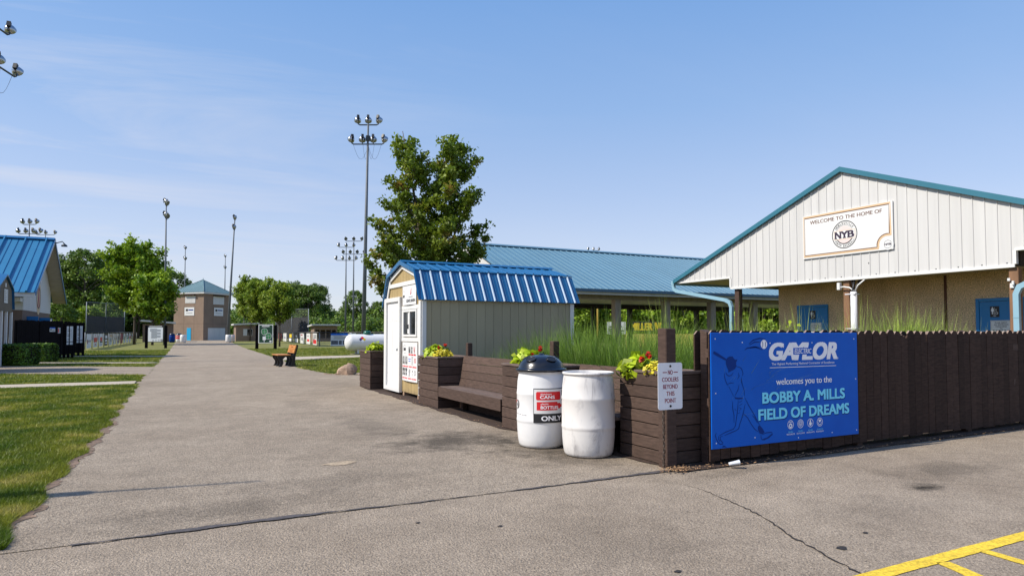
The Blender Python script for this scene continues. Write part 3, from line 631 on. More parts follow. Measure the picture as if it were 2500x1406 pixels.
# ================================================================== PLANTERS, BENCHES, CORNER POST
def boards_box(b, x0, x1, y0, y1, z0, z1, n, faces, t=.035, gap=.009):
    """box of horizontal boards on the listed faces"""
    h = (z1 - z0) / n
    for i in range(n):
        a, c = z0 + i * h + gap / 2, z0 + (i + 1) * h - gap / 2; j = random.uniform(-.004, .004)
        if 'x-' in faces: b.bbox(x0 + j, x0 + t, y0 + j, y1, a, c, .005)
        if 'x+' in faces: b.bbox(x1 - t, x1, y0, y1, a, c, .005)
        if 'y-' in faces: b.bbox(x0 + t + .001, x1, y0 + j, y0 + t, a, c, .005)
        if 'y+' in faces: b.bbox(x0 + t + .001, x1, y1 - t, y1, a, c, .005)
def planter(x0, x1, y0, y1, label, n=6, h=.92):
    p = thing('planter_box', ((x0 + x1) / 2, (y0 + y1) / 2, 0), label, 'planter')
    b = B(); boards_box(b, x0, x1, y0, y1, .015, h, n, ('x-', 'x+', 'y-', 'y+')); b.box(x0 + .05, x1 - .05, y0 + .05, y1 - .05, .02, .10)
    b.build('board_sides', M['wood_h'], p)
    b = B(); r = .085
    b.bbox(x0 - .015, x0 + r, y0 - .015, y1 + .015, h + .001, h + .035); b.bbox(x1 - r, x1 + .015, y0 - .015, y1 + .015, h + .001, h + .035)
    b.bbox(x0 + r + .001, x1 - r - .001, y0 - .015, y0 + r, h + .001, h + .035); b.bbox(x0 + r + .001, x1 - r - .001, y1 - r, y1 + .015, h + .001, h + .035)
    b.build('rim', M['wood_seat'], p)
    b = B(); b.box(x0 + .04, x1 - .04, y0 + .04, y1 - .04, .11, h - .06); b.build('soil', M['mulch'], p)
    return p
planter(4.22, 4.98, 15.89, 16.9, 'brown board planter box at the far side of the shed door')
planter(4.27, 5.02, 11.35, 12.44, 'brown board planter box beside the shed window')
planter(4.29, 5.05, 7.62, 8.72, 'brown board planter box between the two built-in benches')
planter(4.565, 5.14, 5.395, 6.20, 'brown corner planter box between the sign post and the bare drum', 7, .955)
def bench(x0, y0, y1, label):
    p = thing('built_in_bench', (x0 + .3, (y0 + y1) / 2, 0), label, 'bench'); b = B()
    for i in range(3): b.bbox(x0 + .03 + i * .13, x0 + .155 + i * .13, y0 + .012, y1 - .012, .385, .425, .006)
    b.build('seat', M['wood_seat'], p)
    b = B(); b.bbox(x0, x0 + .028, y0 + .008, y1 - .008, .235, .42, .006); b.build('apron_board', M['wood_h'], p)
    b = B(); k = .20
    for i in range(4):
        z0, z1 = .43 + i * .137, .43 + (i + 1) * .137 - .008; o0, o1 = x0 + .40 + (z0 - .43) * k, x0 + .40 + (z1 - .43) * k
        b.hexa([(o0, y0 + .01, z0), (o0 + .035, y0 + .01, z0), (o0 + .035, y1 - .01, z0), (o0, y1 - .01, z0), (o1, y0 + .01, z1), (o1 + .035, y0 + .01, z1), (o1 + .035, y1 - .01, z1), (o1, y1 - .01, z1)])
    b.build('backrest', M['wood_h'], p)
    b = B(); b.box(x0 + .42, x0 + .5, y0 + .01, y1 - .01, .02, .38)
    for y in (y0 + .4, y1 - .4): b.box(x0 + .30, x0 + .39, y - .045, y + .045, 0, .384)
    b.build('frame', M['wood_dark'], p)
bench(4.27, 8.735, 11.335, 'long brown built-in bench with reclined board back beside the shed planter')
bench(4.42, 6.215, 7.605, 'short brown built-in bench mostly hidden behind the two white drums')
def post(name, x, y, w, d, h, label, cat, mt='wood', bevel_top=True):
    p = B(); p.bbox(x - w / 2, x + w / 2, y - d / 2, y + d / 2, 0, h, .008)
    o = B(); return tag(p.build(name, M[mt]), label, cat)
cpost = post('gate_post', 4.562, 5.375, .135, .135, 1.445, 'thick brown timber post carrying the no coolers sign', 'post')
post('timber_post', 4.98, 11.55, .10, .10, 1.205, 'brown timber stub post behind the long bench near the shed planter', 'post')
post('timber_post', 5.03, 8.45, .11, .11, 1.275, 'brown timber stub post behind the recycling drum lid', 'post')
# chain hanging down the corner post
b = B()
for i in range(31):
    z = .98 - i * .033; x, y = 4.486 - .004 * math.sin(i * .5), 5.345 + .003 * math.sin(i)
    a = 0.0 if i % 2 else math.pi / 2
    ring = [Vector((x + math.cos(a) * .011 * math.cos(t), y + math.sin(a) * .011 * math.cos(t), z + .022 * math.sin(t))) for t in np.linspace(0, 2 * math.pi, 11)]
    b.tube(ring, .0038, 5, caps=False)
tag(b.build('hanging_chain', M['chain']), 'rusty steel chain hanging down the no coolers sign post', 'chain')

# ================================================================== PICKET FENCE
M['sunlit_cut_wood'] = mat('sunlit_weathered_cuts', (.26, .19, .155), .85, .3, 12, spec=.15)  # weathered wood tone, lightened to paint in sun on one chamfer
fy = 5.2; fence = thing('picket_fence', (8.2, 5.25, 0), 'dark brown dog-eared picket fence behind the big blue banner', 'fence')
b = B(); x = 4.985; i = 0; bad = {17: 'short', 19: 'split'}
def picket(b, x, w, y0, y1, z0, h, jag_=None):
    c = .040
    top = [(x, h - c), (x + c, h), (x + w - c, h), (x + w, h - c)]
    if jag_ == 'short': top = [(x, h - .065), (x + .03, h - .055), (x + .05, h - .10), (x + .075, h - .07), (x + .10, h - .12), (x + w, h - .075)]
    if jag_ == 'split': top = [(x, h - c), (x + c, h), (x + w * .72, h), (x + w * .80, h - .11), (x + w, h - .16)]
    pts = [(x + w, z0), (x, z0)] + top
    tl = random.uniform(-.004, .004); b.slab([(u + (tl if z > z0 + .1 else 0), y0 + (tl * 1.5 if z > z0 + .1 else 0), z) for u, z in pts], (0, y1 - y0, 0))
    b.mi[-len(pts) + 2] = 1      # weathered cut end, paled on the sunward chamfer alone as painted sunlight
while x < 16:
    k = len([0]); yb = fy + .0018 * ((x - 4.9) if x > 7 else 0) * 10
    picket(b, x, .1365, yb + random.uniform(-.003, .003), yb + .02, .07 + random.uniform(-.02, .015), 1.425 + random.uniform(-.012, .012), 'short' if 8.30 < x < 8.44 else 'split' if 8.74 < x < 8.88 else None)
    x += .1455
b.build('front_pickets', [M['wood_dark'], M['sunlit_cut_wood']], fence)
b = B(); x = 5.0
while x < 16:
    picket(b, x, .139, fy + .235 + .018 * max(0, x - 7), fy + .255 + .018 * max(0, x - 7), .07, 1.42); x += .1455
b.build('back_pickets', [M['wood_dark'], M['sunlit_cut_wood']], fence)
for z0, z1 in ((1.14, 1.23), (.62, .71), (.22, .31)):
    b = B(); b.hexa([(4.985, fy + .021, z0), (16, fy + .19, z0), (16, fy + .23, z0), (4.985, fy + .06, z0), (4.985, fy + .021, z1), (16, fy + .19, z1), (16, fy + .23, z1), (4.985, fy + .06, z1)]); b.build('rail', M['wood'], fence)
for x in (5.06, 7.5, 9.94, 12.38, 14.8):
    o = .018 * max(0, x - 7); b = B(); b.bbox(x - .05, x + .05, fy + .065 + o, fy + .165 + o, 0, 1.40, .006); b.hexa([(x - .05, fy + .065 + o, 1.401), (x + .05, fy + .065 + o, 1.401), (x + .05, fy + .165 + o, 1.401), (x - .05, fy + .165 + o, 1.401), (x - .05, fy + .065 + o, 1.405), (x + .05, fy + .065 + o, 1.405), (x + .05, fy + .165 + o, 1.435), (x - .05, fy + .165 + o, 1.435)]); b.build('post', M['wood'], fence)
# ================================================================== CLUBHOUSE WITH THE WHITE GABLE
gx, wx = 14.7, 16.0; PKY, PKZ = 10.69, 5.46; SL = .386; GE = 6.05
club = thing('clubhouse', (18, 10.7, 0), 'low building with white ribbed gable, teal roof edge and pebbled brown wall', 'building')
gz = lambda y: PKZ - abs(y - PKY) * SL
cut0, cut1 = 14.42, 6.96; zb, zn = 2.74, 3.05
b = B()
def gable_piece(ya, yb, zl):
    pts = [(gx, ya, zl), (gx, yb, zl), (gx, yb, gz(yb) - .03)]
    if min(ya, yb) < PKY < max(ya, yb): pts.append((gx, PKY, PKZ - .03))
    pts.append((gx, ya, gz(ya) - .03)); b.slab(pts, (.03, 0, 0))
gable_piece(cut1, cut0, zb); gable_piece(cut0, PKY + GE, zn); gable_piece(PKY - GE, cut1, zn)
y = PKY - GE + .1
while y < PKY + GE - .1:
    z0 = zb if cut1 < y < cut0 else zn
    for k, (hw, hh) in enumerate(((.016, .016),)):
        b.add([(gx, y - hw, z0), (gx - hh, y - hw * .5, z0), (gx - hh, y + hw * .5, z0), (gx, y + hw, z0)] + [(gx, y - hw, gz(y) - .05), (gx - hh, y - hw * .5, gz(y) - .05), (gx - hh, y + hw * .5, gz(y) - .05), (gx, y + hw, gz(y) - .05)], [(0, 1, 5, 4), (1, 2, 6, 5), (2, 3, 7, 6), (3, 2, 1, 0)])
    y += .2286
gw = b.build('gable_wall', M['white_metal'], club)
b = B()
b.box(gx - .022, gx + .005, cut1 - .0, cut0 + .0, zb - .05, zb + .012); b.box(gx - .022, gx + .005, cut0 + .001, PKY + GE, zn - .035, zn + .012); b.box(gx - .022, gx + .005, PKY - GE, cut1 - .001, zn - .035, zn + .012)
for yc in (cut0, cut1): b.box(gx - .022, gx + .06, yc - .03, yc + .03, zb + .013, zn - .036)
b.build('edge_trim', M['white'], gw)
b = B()
for z in (zb + .06, zb + .38):
    pass
y = cut1 + .14
while y < cut0: b.box(gx - .006, gx - .0005, y - .012, y + .012, zb + .035, zb + .055); y += .4572
b.build('screw_heads', M['dark_steel'], gw)
# roof
b = B()
for s in (1, -1):
    ribroof(b, PKY, PKZ + .02, PKY + s * (GE + .12), PKZ + .02 - (GE + .12) * SL, gx - .06, 30, .305, off=.3)
rf = b.build('roof', M['blue_pale'], club)
b = B()
for s in (1, -1):
    e = PKY + s * (GE + .14); ze = PKZ - (GE + .14) * SL
    b.slab([(gx - .095, PKY, PKZ + .065), (gx - .095, e, ze + .065), (gx - .095, e, ze - .06), (gx - .095, PKY, PKZ - .06)], (.065, 0, 0))
b.build('rake_trim', M['teal'], rf)
b = B()
for s in (1, -1):
    e = PKY + s * (GE + .14); ze = PKZ - (GE + .14) * SL
    b.box(gx - .05, 30, e + (.0 if s > 0 else -.13), e + (.13 if s > 0 else 0), ze - .09, ze + .045)
b.build('gutter', M['light_blue'], rf)
b = B()                                   # soffits: porch ceiling and the outer eaves
b.box(gx + .032, wx + .1, cut1 + .05, cut0 - .05, zb + .02, zb + .04)
for y0, y1 in ((cut0 + .0, PKY + GE), (PKY - GE, cut1)):
    yy = y0
    while yy < y1 - .02: b.box(gx + .032, 29, yy, min(yy + .095, y1), zn - .02, zn - .0); b.box(gx + .032, 29, yy + .095, min(yy + .105, y1), zn - .012, zn - .002); yy += .105
b.build('soffit', M['soffit'], club)
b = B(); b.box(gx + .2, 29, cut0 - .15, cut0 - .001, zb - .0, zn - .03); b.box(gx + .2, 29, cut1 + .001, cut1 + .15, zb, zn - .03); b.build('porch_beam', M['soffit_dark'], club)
b = B(); b.box(wx, 29, 5.0, 13.8, 0, zb + .015); wl_ = b.build('wall', M['stucco'], club)
b = B(); b.box(wx - .012, wx - .001, 8.99, 9.05, 0, zb); b.build('expansion_joint', mat('rust_brown_joint', (.09, .035, .02), .8), wl_)
for (y0, y1, zt) in ((12.12, 13.12, 2.18), (7.3, 8.36, 2.16)):
    b = B(); b.bbox(wx - .05, wx - .001, y0, y0 + .07, 0, zt); b.bbox(wx - .05, wx - .001, y1 - .07, y1, 0, zt); b.bbox(wx - .05, wx - .001, y0 + .071, y1 - .071, zt - .07, zt)
    d = b.build('door', M['door_blue'], club)
    b = B(); b.box(wx - .03, wx - .001, y0 + .075, y1 - .075, .01, zt - .075); b.build('door_leaf', M['door_blue'], d); b = B(); b.tube([(wx - .031, y1 - .16, 1.02), (wx - .085, y1 - .16, 1.02), (wx - .085, y1 - .29, 1.02)], .012, 8); b.box(wx - .034, wx - .031, y1 - .20, y1 - .12, .94, 1.10); b.build('handle', M['galv'], d)
for y, n_ in ((14.24, 0), (10.67, 1), (7.02, 2)):
    b = B(); b.bbox(gx + .05, gx + .20, y - .085, y + .085, 0, zb - .051, .01); b.build('porch_post', M['wood'] if n_ == 0 else mat('warm_brown_porch_post', (.20, .105, .055), .75, .2, 3, bump=.3, bscale=20, stretch=(3, 3, .5)), club)
# downspouts (left one off the far eave, right one off the near eave)
for s, py in ((1, 14.33), (-1, 7.02)):
    ye = PKY + s * (GE + .21)
    b = B(); b.rtube([(gx + .0, ye, 3.10), (gx + .0, ye, 2.93), (gx, ye - s * .05, 2.83), (gx, ye - s * .16, 2.77), (gx, py + s * .30, 2.38), (gx, py + s * .13, 2.30), (gx, py + s * .07, 2.16), (gx, py + s * .07, .05)], .085, .10)
    for z in (1.7, .6): b.box(gx - .05, gx + .05, py + s * .07 - .055, py + s * .07 + .055, z - .004, z + .004)
    b.build('downspout', M['light_blue'], club)
# conduit stack beside the middle post
b = B(); b.tube([(gx - .02, 10.42, 0), (gx - .02, 10.42, 2.40)], .075, 18)
for z in (1.5, 2.34): b.box(gx - .10, gx + .06, 10.33, 10.60, z - .012, z + .012)
cd = b.build('conduit_pipe', mat('white_pvc', (.66, .66, .70), .35), club)
b = B()
for dx, dy, e in ((0, .02, .10), (.03, -.03, -.05), (-.03, 0, .03)): b.tube([(gx - .02 + dx, 10.42 + dy, 2.38), (gx - .0 + dx, 10.42 + dy, 2.52), (gx + .1 + dx, 10.42 + dy + e, 2.70)], .026, 8)
b.build('cable_bundle', M['black'], cd)
b = B(); b.tube([(gx - .04, 10.40, 2.42), (gx - .06, 10.50, 2.50), (gx - .05, 10.66, 2.53), (gx - .04, 10.76, 2.52)], .018, 8); b.tube([(gx - .04, 10.36, 2.42), (gx - .06, 10.27, 2.55), (gx - .0, 10.16, 2.66), (gx + .05, 10.12, 2.72)], .018, 8)
b.bbox(gx - .06, gx + .03, 10.77, 10.85, 2.46, 2.64); b.build('white_conduit', M['white'], cd)
b = B(); b.bbox(gx + .01, gx + .049, 7.0, 7.07, 2.28, 2.38); b.bbox(gx - .03, gx + .01, 6.98, 7.02, 2.34, 2.42); b.bbox(gx - .02, gx + .01, 7.05, 7.10, 2.42, 2.48); b.build('floodlight', M['white'], club)

# ================================================================== PAVILION
pv = thing('pavilion', (18.5, 26, 0), 'long open picnic pavilion with weathered blue metal roof on square posts', 'pavilion')
px0, px1, pe0, pe1, pr = 10.95, 34, 20.7, 31.1, 25.9; ze_, zr_ = 3.06, 5.23
b = B(); ribroof(b, pr, zr_, pe0, ze_ + .0, px0, px1, .305, h=.028, w=.06, off=.1); ribroof(b, pr, zr_, pe1, ze_, px0, px1, .305, h=.028, w=.06, off=.1)
rf = b.build('roof', M['blue_pale'], pv)
b = B(); b.slab([(px0 - .03, pr - .2, zr_ - .02), (px0 - .03, pr, zr_ + .07), (px0 - .03, pr + .2, zr_ - .02)], (px1 - px0, 0, 0)); b.build('ridge_cap', M['blue_pale'], rf)
b = B(); b.box(px0, px1, pe0 - .10, pe0 - .003, ze_ - .11, ze_ - .0); b.build('gutter', mat('slate_blue_gutter', (.07, .13, .19), .5), rf)
b = B(); b.box(px0, px1, pe0 + .001, pe0 + .03, ze_ - .21, ze_ - .112); b.box(px0 + .0, px0 + .03, pe0 + .04, pe1, ze_ - .2, ze_ - .1); b.build('fascia', M['white_metal'], rf)
b = B(); b.slab([(px0 + .06, pe0 + .1, ze_ - .1), (px0 + .06, pe1 - .1, ze_ - .1), (px0 + .06, pr, zr_ - .1)], (.03, 0, 0)); b.slab([(px1 - .06, pe0 + .1, ze_ - .1), (px1 - .06, pe1 - .1, ze_ - .1), (px1 - .06, pr, zr_ - .1)], (-.03, 0, 0)); b.build('gable_wall', M['white_metal'], pv)
b = B(); b.box(px0 + .3, px1 - .3, 21.15, 21.45, 2.70, 2.96)
b.build('front_beam', M['concrete_post'], pv)
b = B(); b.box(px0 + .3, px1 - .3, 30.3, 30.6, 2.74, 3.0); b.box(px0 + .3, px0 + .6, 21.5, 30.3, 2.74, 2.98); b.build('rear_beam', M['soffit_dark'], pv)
b = B()
yy = 21.5
while yy < 30.2: b.box(px0 + .1, px1 - .1, yy, yy + .17, 3.02 , 3.035); yy += .2
b.build('ceiling', mat('pale_green_grey_ceiling', (.50, .52, .42), .5), pv)
x = 13.02
while x < 33:
    b = B(); b.bbox(x - .14, x + .14, 21.16, 21.44, 0, 2.70, .012); b.build('post', M['concrete_post'], pv)
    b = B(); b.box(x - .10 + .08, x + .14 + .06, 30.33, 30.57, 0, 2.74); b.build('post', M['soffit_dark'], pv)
    x += 2.512
struct('pavilion_floor', polyz([(10.9, 20.6), (34, 20.6), (34, 31.2), (10.9, 31.2)], .02), M['concrete'])
# picnic tables under the roof are hidden by the grasses and left out

# ================================================================== DRUMS, TANK, BENCH, ROCKS
dm = bpy.data.materials.new('scuffed_white_drum'); dm.use_nodes = True
n, l = dm.node_tree.nodes, dm.node_tree.links; p = n['Principled BSDF']; p.inputs['Roughness'].default_value = .45
t = n.new('ShaderNodeTexCoord'); z = n.new('ShaderNodeTexNoise'); z.inputs['Scale'].default_value = 4.5; z.inputs['Detail'].default_value = 8; z.inputs['Roughness'].default_value = .7; z.inputs['Distortion'].default_value = .6
mpn = n.new('ShaderNodeMapping'); mpn.inputs['Scale'].default_value = (1.3, 1.3, .55); l.new(t.outputs['Object'], mpn.inputs[0]); l.new(mpn.outputs[0], z.inputs['Vector'])
r = n.new('ShaderNodeValToRGB'); e = r.color_ramp.elements; e[0].position = .30; e[0].color = (.30, .285, .285, 1); e[1].position = .49; e[1].color = (.68, .66, .64, 1); k = e.new(.40); k.color = (.57, .55, .54, 1)
l.new(z.outputs['Fac'], r.inputs[0]); l.new(r.outputs[0], p.inputs['Base Color']); M['drum_dirty'] = dm
def drum(name, c, rad, h, m, label, group=None):
    t = thing(name, (*c, 0), label, 'drum', group)
    pr_ = [(0, .012), (rad * .80, .012), (rad * .87, .022), (rad * .915, .05), (rad * .955, .12), (rad * .982, .22), (rad * .992, .30), (rad * .995, .318), (rad * 1.006, .325), (rad * 1.006, .352), (rad * .996, .36), (rad * 1.0, .50), (rad * .996, .638), (rad * 1.006, .646), (rad * 1.006, .672), (rad * .993, .68), (rad * .975, .80), (rad * .94, h - .07), (rad * .915, h - .035), (rad * .92, h - .03), (rad * .965, h - .028), (rad * .975, h - .016), (rad * .968, h - .003), (rad * .93, h), (rad * .905, h - .012), (rad * .89, h - .10), (rad * .93, h - .3), (rad * .93, .3), (0, .28)]
    pr_ = [(a, q * 1.0) for a, q in pr_]
    b = B(); b.lathe(pr_, (*c, 0), 56); b.build('body', m, t); return t
c1, c2 = (4.215, 6.33), (4.035, 7.10); DR = .303
drum('plastic_drum', c1, DR, .955, M['drum_dirty'], 'scuffed open white plastic drum without lid next to the corner planter')
d2 = drum('recycling_drum', c2, DR, .94, M['white_plastic'], 'white recycling drum with dark domed lid and red cans and bottles label')
b = B()
prof_l = [(DR * .90, .925), (DR * 1.02, .925), (DR * 1.055, .935), (DR * 1.06, .952), (DR * 1.03, .962), (DR * .95, .965), (DR * .935, .982), (DR * .86, 1.03), (DR * .72, 1.075), (DR * .52, 1.105), (DR * .28, 1.122), (DR * .1, 1.128), (DR * .09, 1.14), (DR * .05, 1.145), (0, 1.146)]
b.lathe(prof_l, (*c2, 0), 56); lid = b.build('lid', M['navy'], d2)
va = math.atan2(-c2[1], -c2[0])        # towards the road side of the drum
for a_ in (va - .62, va + .62, va + 2.2, va - 2.2):     # rimmed throw-in holes
    hx, hy = c2[0] + DR * .70 * math.cos(a_), c2[1] + DR * .70 * math.sin(a_); nn = Vector((math.cos(a_) * .50, math.sin(a_) * .50, .866)).normalized(); tt = Vector((-math.sin(a_), math.cos(a_), 0)); uu = nn.cross(tt)
    cc = Vector((hx, hy, 1.077)); b = B(); b.tube([cc + tt * .066 * math.cos(q) + uu * .050 * math.sin(q) + nn * .004 for q in np.linspace(0, 2 * math.pi, 25)], .007, 6, caps=False); b.build('hole_rim', M['navy'], lid)
    b = B(); b.add([cc + tt * .066 * math.cos(q) + uu * .050 * math.sin(q) + nn * .007 for q in np.linspace(0, 2 * math.pi, 24, endpoint=False)], [tuple(range(24))]); b.build('hole', M['black'], lid)
# label wrapped round the drum
face = math.atan2(-c2[1], -c2[0]) 
def wrap(u, v, lift, k=1):
    th = face + (u / DR); rr = DR * (1.013 - .02 * max(0, (v - .70)) / .2) + lift
    return Vector((c2[0] + rr * math.cos(th), c2[1] + rr * math.sin(th), v))
U = lambda a: a       # u grows to the right seen from the road
P = Print(wrap)
lu0, lu1 = -.095, .40
P.rect(lu0, lu1, .325, .735, .0010, 0, 24, 1)
P.rect(lu0, lu1, .725, .735, .0018, 1, 24, 1); P.rect(lu0, lu0 + .006, .325, .725, .0018, 1)
P.rect(lu0, lu1, .325, .435, .0018, 1, 24, 1)
def wpoly(pts, lift, mi):
    P.poly(pts, lift, mi)
P.rect(-.055, .245, .595, .695, .0018, 2, 16, 1); P.rect(-.062, -.055, .605, .685, .0018, 2); P.rect(.245, .252, .605, .685, .0018, 2)
P.rect(-.055, .205, .475, .575, .0018, 2, 14, 1); P.rect(.205, .25, .492, .558, .0018, 2, 3, 1); P.rect(.25, .30, .508, .542, .0018, 2, 3, 1)
P.rect(.275, .315, .625, .705, .0018, 1, 3, 1); P.rect(.283, .307, .600, .625, .0018, 1)
P.poly([(.262, .602), (.295, .568), (.328, .602)], .0018, 1)
P.text('aluminum', -.01, .125, .657, .680, .0026, 3, .004); P.text('CANS', -.015, .165, .612, .650, .0026, 3, .03)
P.text('plastic', -.005, .085, .535, .562, .0026, 3, .004); P.text('BOTTLES', -.008, .215, .490, .527, .0026, 3, .03)
P.text('AND', .283, .308, .620, .692, .0026, 3, .005, rot=1); P.text('ONLY', .0, .265, .350, .408, .0026, 3, .035)
P.ring(-.385, .53, .042, .058, .0014, 1, 30, -60, 80); P.ring(-.385, .53, .042, .058, .0014, 2, 12, 110, 160); P.ring(-.385, .53, .042, .058, .0014, 4, 30, 170, 280); P.disc(-.385, .53, .02, .02, .0014, 4)
for i in range(5): P.rect(-.40 + i * .045, -.37 + i * .045, .415 - .002 * i, .421 - .002 * i, .0014, 4)
P.build('label', [M['sign_white'], M['ink'], M['red'], M['print_white'], M['grey_ink']], d2)
# propane tank
tk = thing('propane_tank', (11.6, 42.0, 0), 'long white propane tank with a dark green cap on the lawn', 'tank')
tr_ = .545; tz = .76; tx0, tx1 = 9.5, 14.3; ty = 42.0
b = B(); cap = [(tr_ * math.sin(q), -tr_ * .78 * math.cos(q)) for q in np.linspace(0, math.pi / 2, 10)]
b.lathe([(a, tx0 + tr_ * .78 + h_) for a, h_ in cap] + [(a, tx1 - tr_ * .78 - h_) for a, h_ in cap[::-1]], (0, ty, tz), 40, axis='x'); b.build('shell', M['tank'], tk)
b = B(); b.lathe([(0, .26), (.14, .25), (.23, .19), (.25, .10), (.24, 0)], (10.95, ty, tz + tr_ - .03), 24); b.build('valve_cap', M['green_lid'], tk)
b = B()
for x in (10.3, 13.4): b.box(x - .06, x + .06, ty - .30, ty - .20, .06, .42); b.box(x - .06, x + .06, ty + .20, ty + .30, .06, .42)
b.build('foot', M['tank'], tk)
b = B()
for x in (10.3, 13.4): b.box(x - .35, x + .35, ty - .45, ty + .45, .0, .06)
b.build('base_slab', M['rock_grey'], tk)
def tw(u, v, lf): th = v / tr_; return Vector((tx0 + u, ty - (tr_ + lf) * math.cos(th), tz + (tr_ + lf) * math.sin(th)))
P = Print(tw); cu, cv, s = 1.02, .22, .115
for (du, dv, mi) in ((0, 1, 0), (-1, 0, 1), (1, 0, 2), (0, -1, 3)): P.poly([(cu + (du + a) * s, cv + (dv + q) * s) for a, q in ((0, 1), (-1, 0), (0, -1), (1, 0))], .004, mi)
P.build('hazard_diamond', [M['red'], M['purple'], M['gold'], M['print_white']], tk)
b = B(); b.tube([(tx0 + .38, ty, tz + .46), (tx0 + .30, ty, tz + .62), (tx0 + .44, ty, tz + .60), (tx0 + .5, ty, tz + .5)], .02, 6); b.build('lifting_lug', M['tank'], tk)
# park bench with black cast legs, seen from its end
pb = thing('park_bench', (4.05, 28.9, 0), 'orange plank park bench with black curved legs at the path edge', 'bench', rz=R(2))
def legside(y):
    b = B()
    front = [(-.36, 0), (-.24, 0), (-.16, .14), (-.19, .30), (-.10, .40), (.16, .40), (.20, .30), (.16, .12), (.12, 0), (.33, 0), (.30, .14), (.31, .40), (.42, .86), (.40, .90), (.33, .90), (.21, .46), (-.34, .46), (-.40, .42), (-.38, .34), (-.29, .22), (-.29, .12)]
    tri = tessellate_polygon([[Vector((x, z, 0)) for x, z in front]]); m_ = len(front)
    b.add([(x, y - .035, z) for x, z in front] + [(x, y + .035, z) for x, z in front], [tuple(t_) for t_ in tri] + [tuple(m_ + q for q in t_) for t_ in tri] + [(i, (i + 1) % m_, m_ + (i + 1) % m_, m_ + i) for i in range(m_)])
    b.build('leg', M['black'], pb, local=True)
for y in (-.62, 0, .62): legside(y)
b = B()
for i, x in enumerate((-.33, -.15, .03)): b.bbox(x - .08, x + .085, -.72, .72, .462, .50)
b.build('seat', M['orange_wood'], pb, local=True)
b = B()
for z0, z1 in ((.56, .71), (.72, .88)):
    f_ = lambda z: .20 + (z - .46) * .27
    b.hexa([(f_(z0), -.72, z0), (f_(z0) + .04, -.72, z0), (f_(z0) + .04, .72, z0), (f_(z0), .72, z0), (f_(z1), -.72, z1), (f_(z1) + .04, -.72, z1), (f_(z1) + .04, .72, z1), (f_(z1), .72, z1)])
bk = b.build('backrest', M['orange_wood'], pb, local=True)
b = B()
for z, ws in ((.80, .16), (.635, .30)): 
    for k in range(-3, 4): b.box(f_(z) - .008, f_(z) - .001, k * ws / 3 - .018, k * ws / 3 + .018, z - .02, z + .02)
b.build('engraving', mat('burnt_engraving', (.28, .09, .02), .7), bk, local=True)
def boulder(x, y, sx, sy, sz, m, label, seed):
    rr = random.Random(seed); b = B(); n1, n2 = 14, 9; vs = []; fs = []
    ph = [rr.uniform(0, 6) for _ in range(6)]
    for j in range(n2 + 1):
        f = math.pi * j / n2
        for i in range(n1):
            t_ = 2 * math.pi * i / n1; d = 1 + .16 * math.sin(2 * t_ + ph[0] + f) + .12 * math.sin(3 * t_ - 2 * f + ph[1]) + rr.uniform(-.05, .05)
            vs.append((x + sx * d * math.sin(f) * math.cos(t_), y + sy * d * math.sin(f) * math.sin(t_), max(-.02, sz * (.28 + .72 * math.cos(f)) * (1 + .1 * math.sin(t_ + ph[2])))))
    for j in range(n2):
        for i in range(n1): fs.append((j * n1 + i, j * n1 + (i + 1) % n1, (j + 1) * n1 + (i + 1) % n1, (j + 1) * n1 + i))
    b.add(vs, fs, 0, False); tag(b.build('boulder', M[m]), label, 'rock')
boulder(5.08, 22.0, .30, .22, .36, 'rock', 'pinkish boulder at the lawn edge, largest of the three', 3)
boulder(5.72, 21.75, .17, .15, .21, 'rock_grey', 'small grey brown boulder between the pink boulder and the planter', 5)
boulder(6.02, 21.5, .22, .18, .33, 'rock', 'pink boulder half hidden by the planter left of the shed', 9)
boulder(5.45, 21.85, .24, .12, .07, 'rock_grey', 'flat dark stone lying against the pink boulder', 12)
b = B(); rr = random.Random(4)
for i in range(70):
    u = rr.random(); x, y = (4.45 + 1.6 * u + rr.gauss(0, .05), 22.35 - .95 * u + rr.gauss(0, .10)); r_ = rr.uniform(.015, .04)
    b.lathe([(0, r_ * .9), (r_ * .8, r_ * .5), (r_, 0)], (x, y, .015), 6, smooth=False)
tag(b.build('pebbles', M['rock']), kind='stuff')
# litter
b = B(); rr = random.Random(11)
def litter(x, y, s):
    t_ = rr.uniform(0, 6.3); a = Vector((math.cos(t_), math.sin(t_), rr.uniform(-.2, .5))) * s; c_ = Vector((-math.sin(t_), math.cos(t_), rr.uniform(-.2, .4))) * s * rr.uniform(.25, .6); p_ = Vector((x, y, .026 + rr.uniform(0, .015)))
    b.add([p_ - a, p_ - c_, p_ + a, p_ + c_], [(0, 1, 2, 3)])
for i in range(260): litter(4.5 + rr.gauss(0, .12), 5.18 + rr.gauss(0, .06), rr.uniform(.006, .022))
for i in range(420): litter(rr.uniform(4.7, 12), 5.12 + rr.gauss(0, .045), rr.uniform(.005, .020))
for i in range(120): litter(rr.uniform(6.0, 7.4), 5.09 + rr.gauss(0, .03), rr.uniform(.006, .02))
for i in range(160): litter(4.2 + rr.gauss(0, .06), rr.uniform(8.5, 13.5), rr.uniform(.006, .016))
tag(b.build('leaf_litter', M['straw']), kind='stuff')
b = B(); b.lathe([(0, 0), (.030, 0), (.034, .03), (.040, .075), (.046, .11)], (0, 0, 0), 14); 
cupv = [(x * 1.0, y * .6, z) for x, y, z in b.v]; b.v = cupv
cup = b.build('plastic_cup', M['clear']); cup.location = (5.10, 5.06, .045); cup.rotation_euler = (R(78), R(12), R(52)); tag(cup, 'crushed clear plastic cup lying at the foot of the picket fence', 'cup')
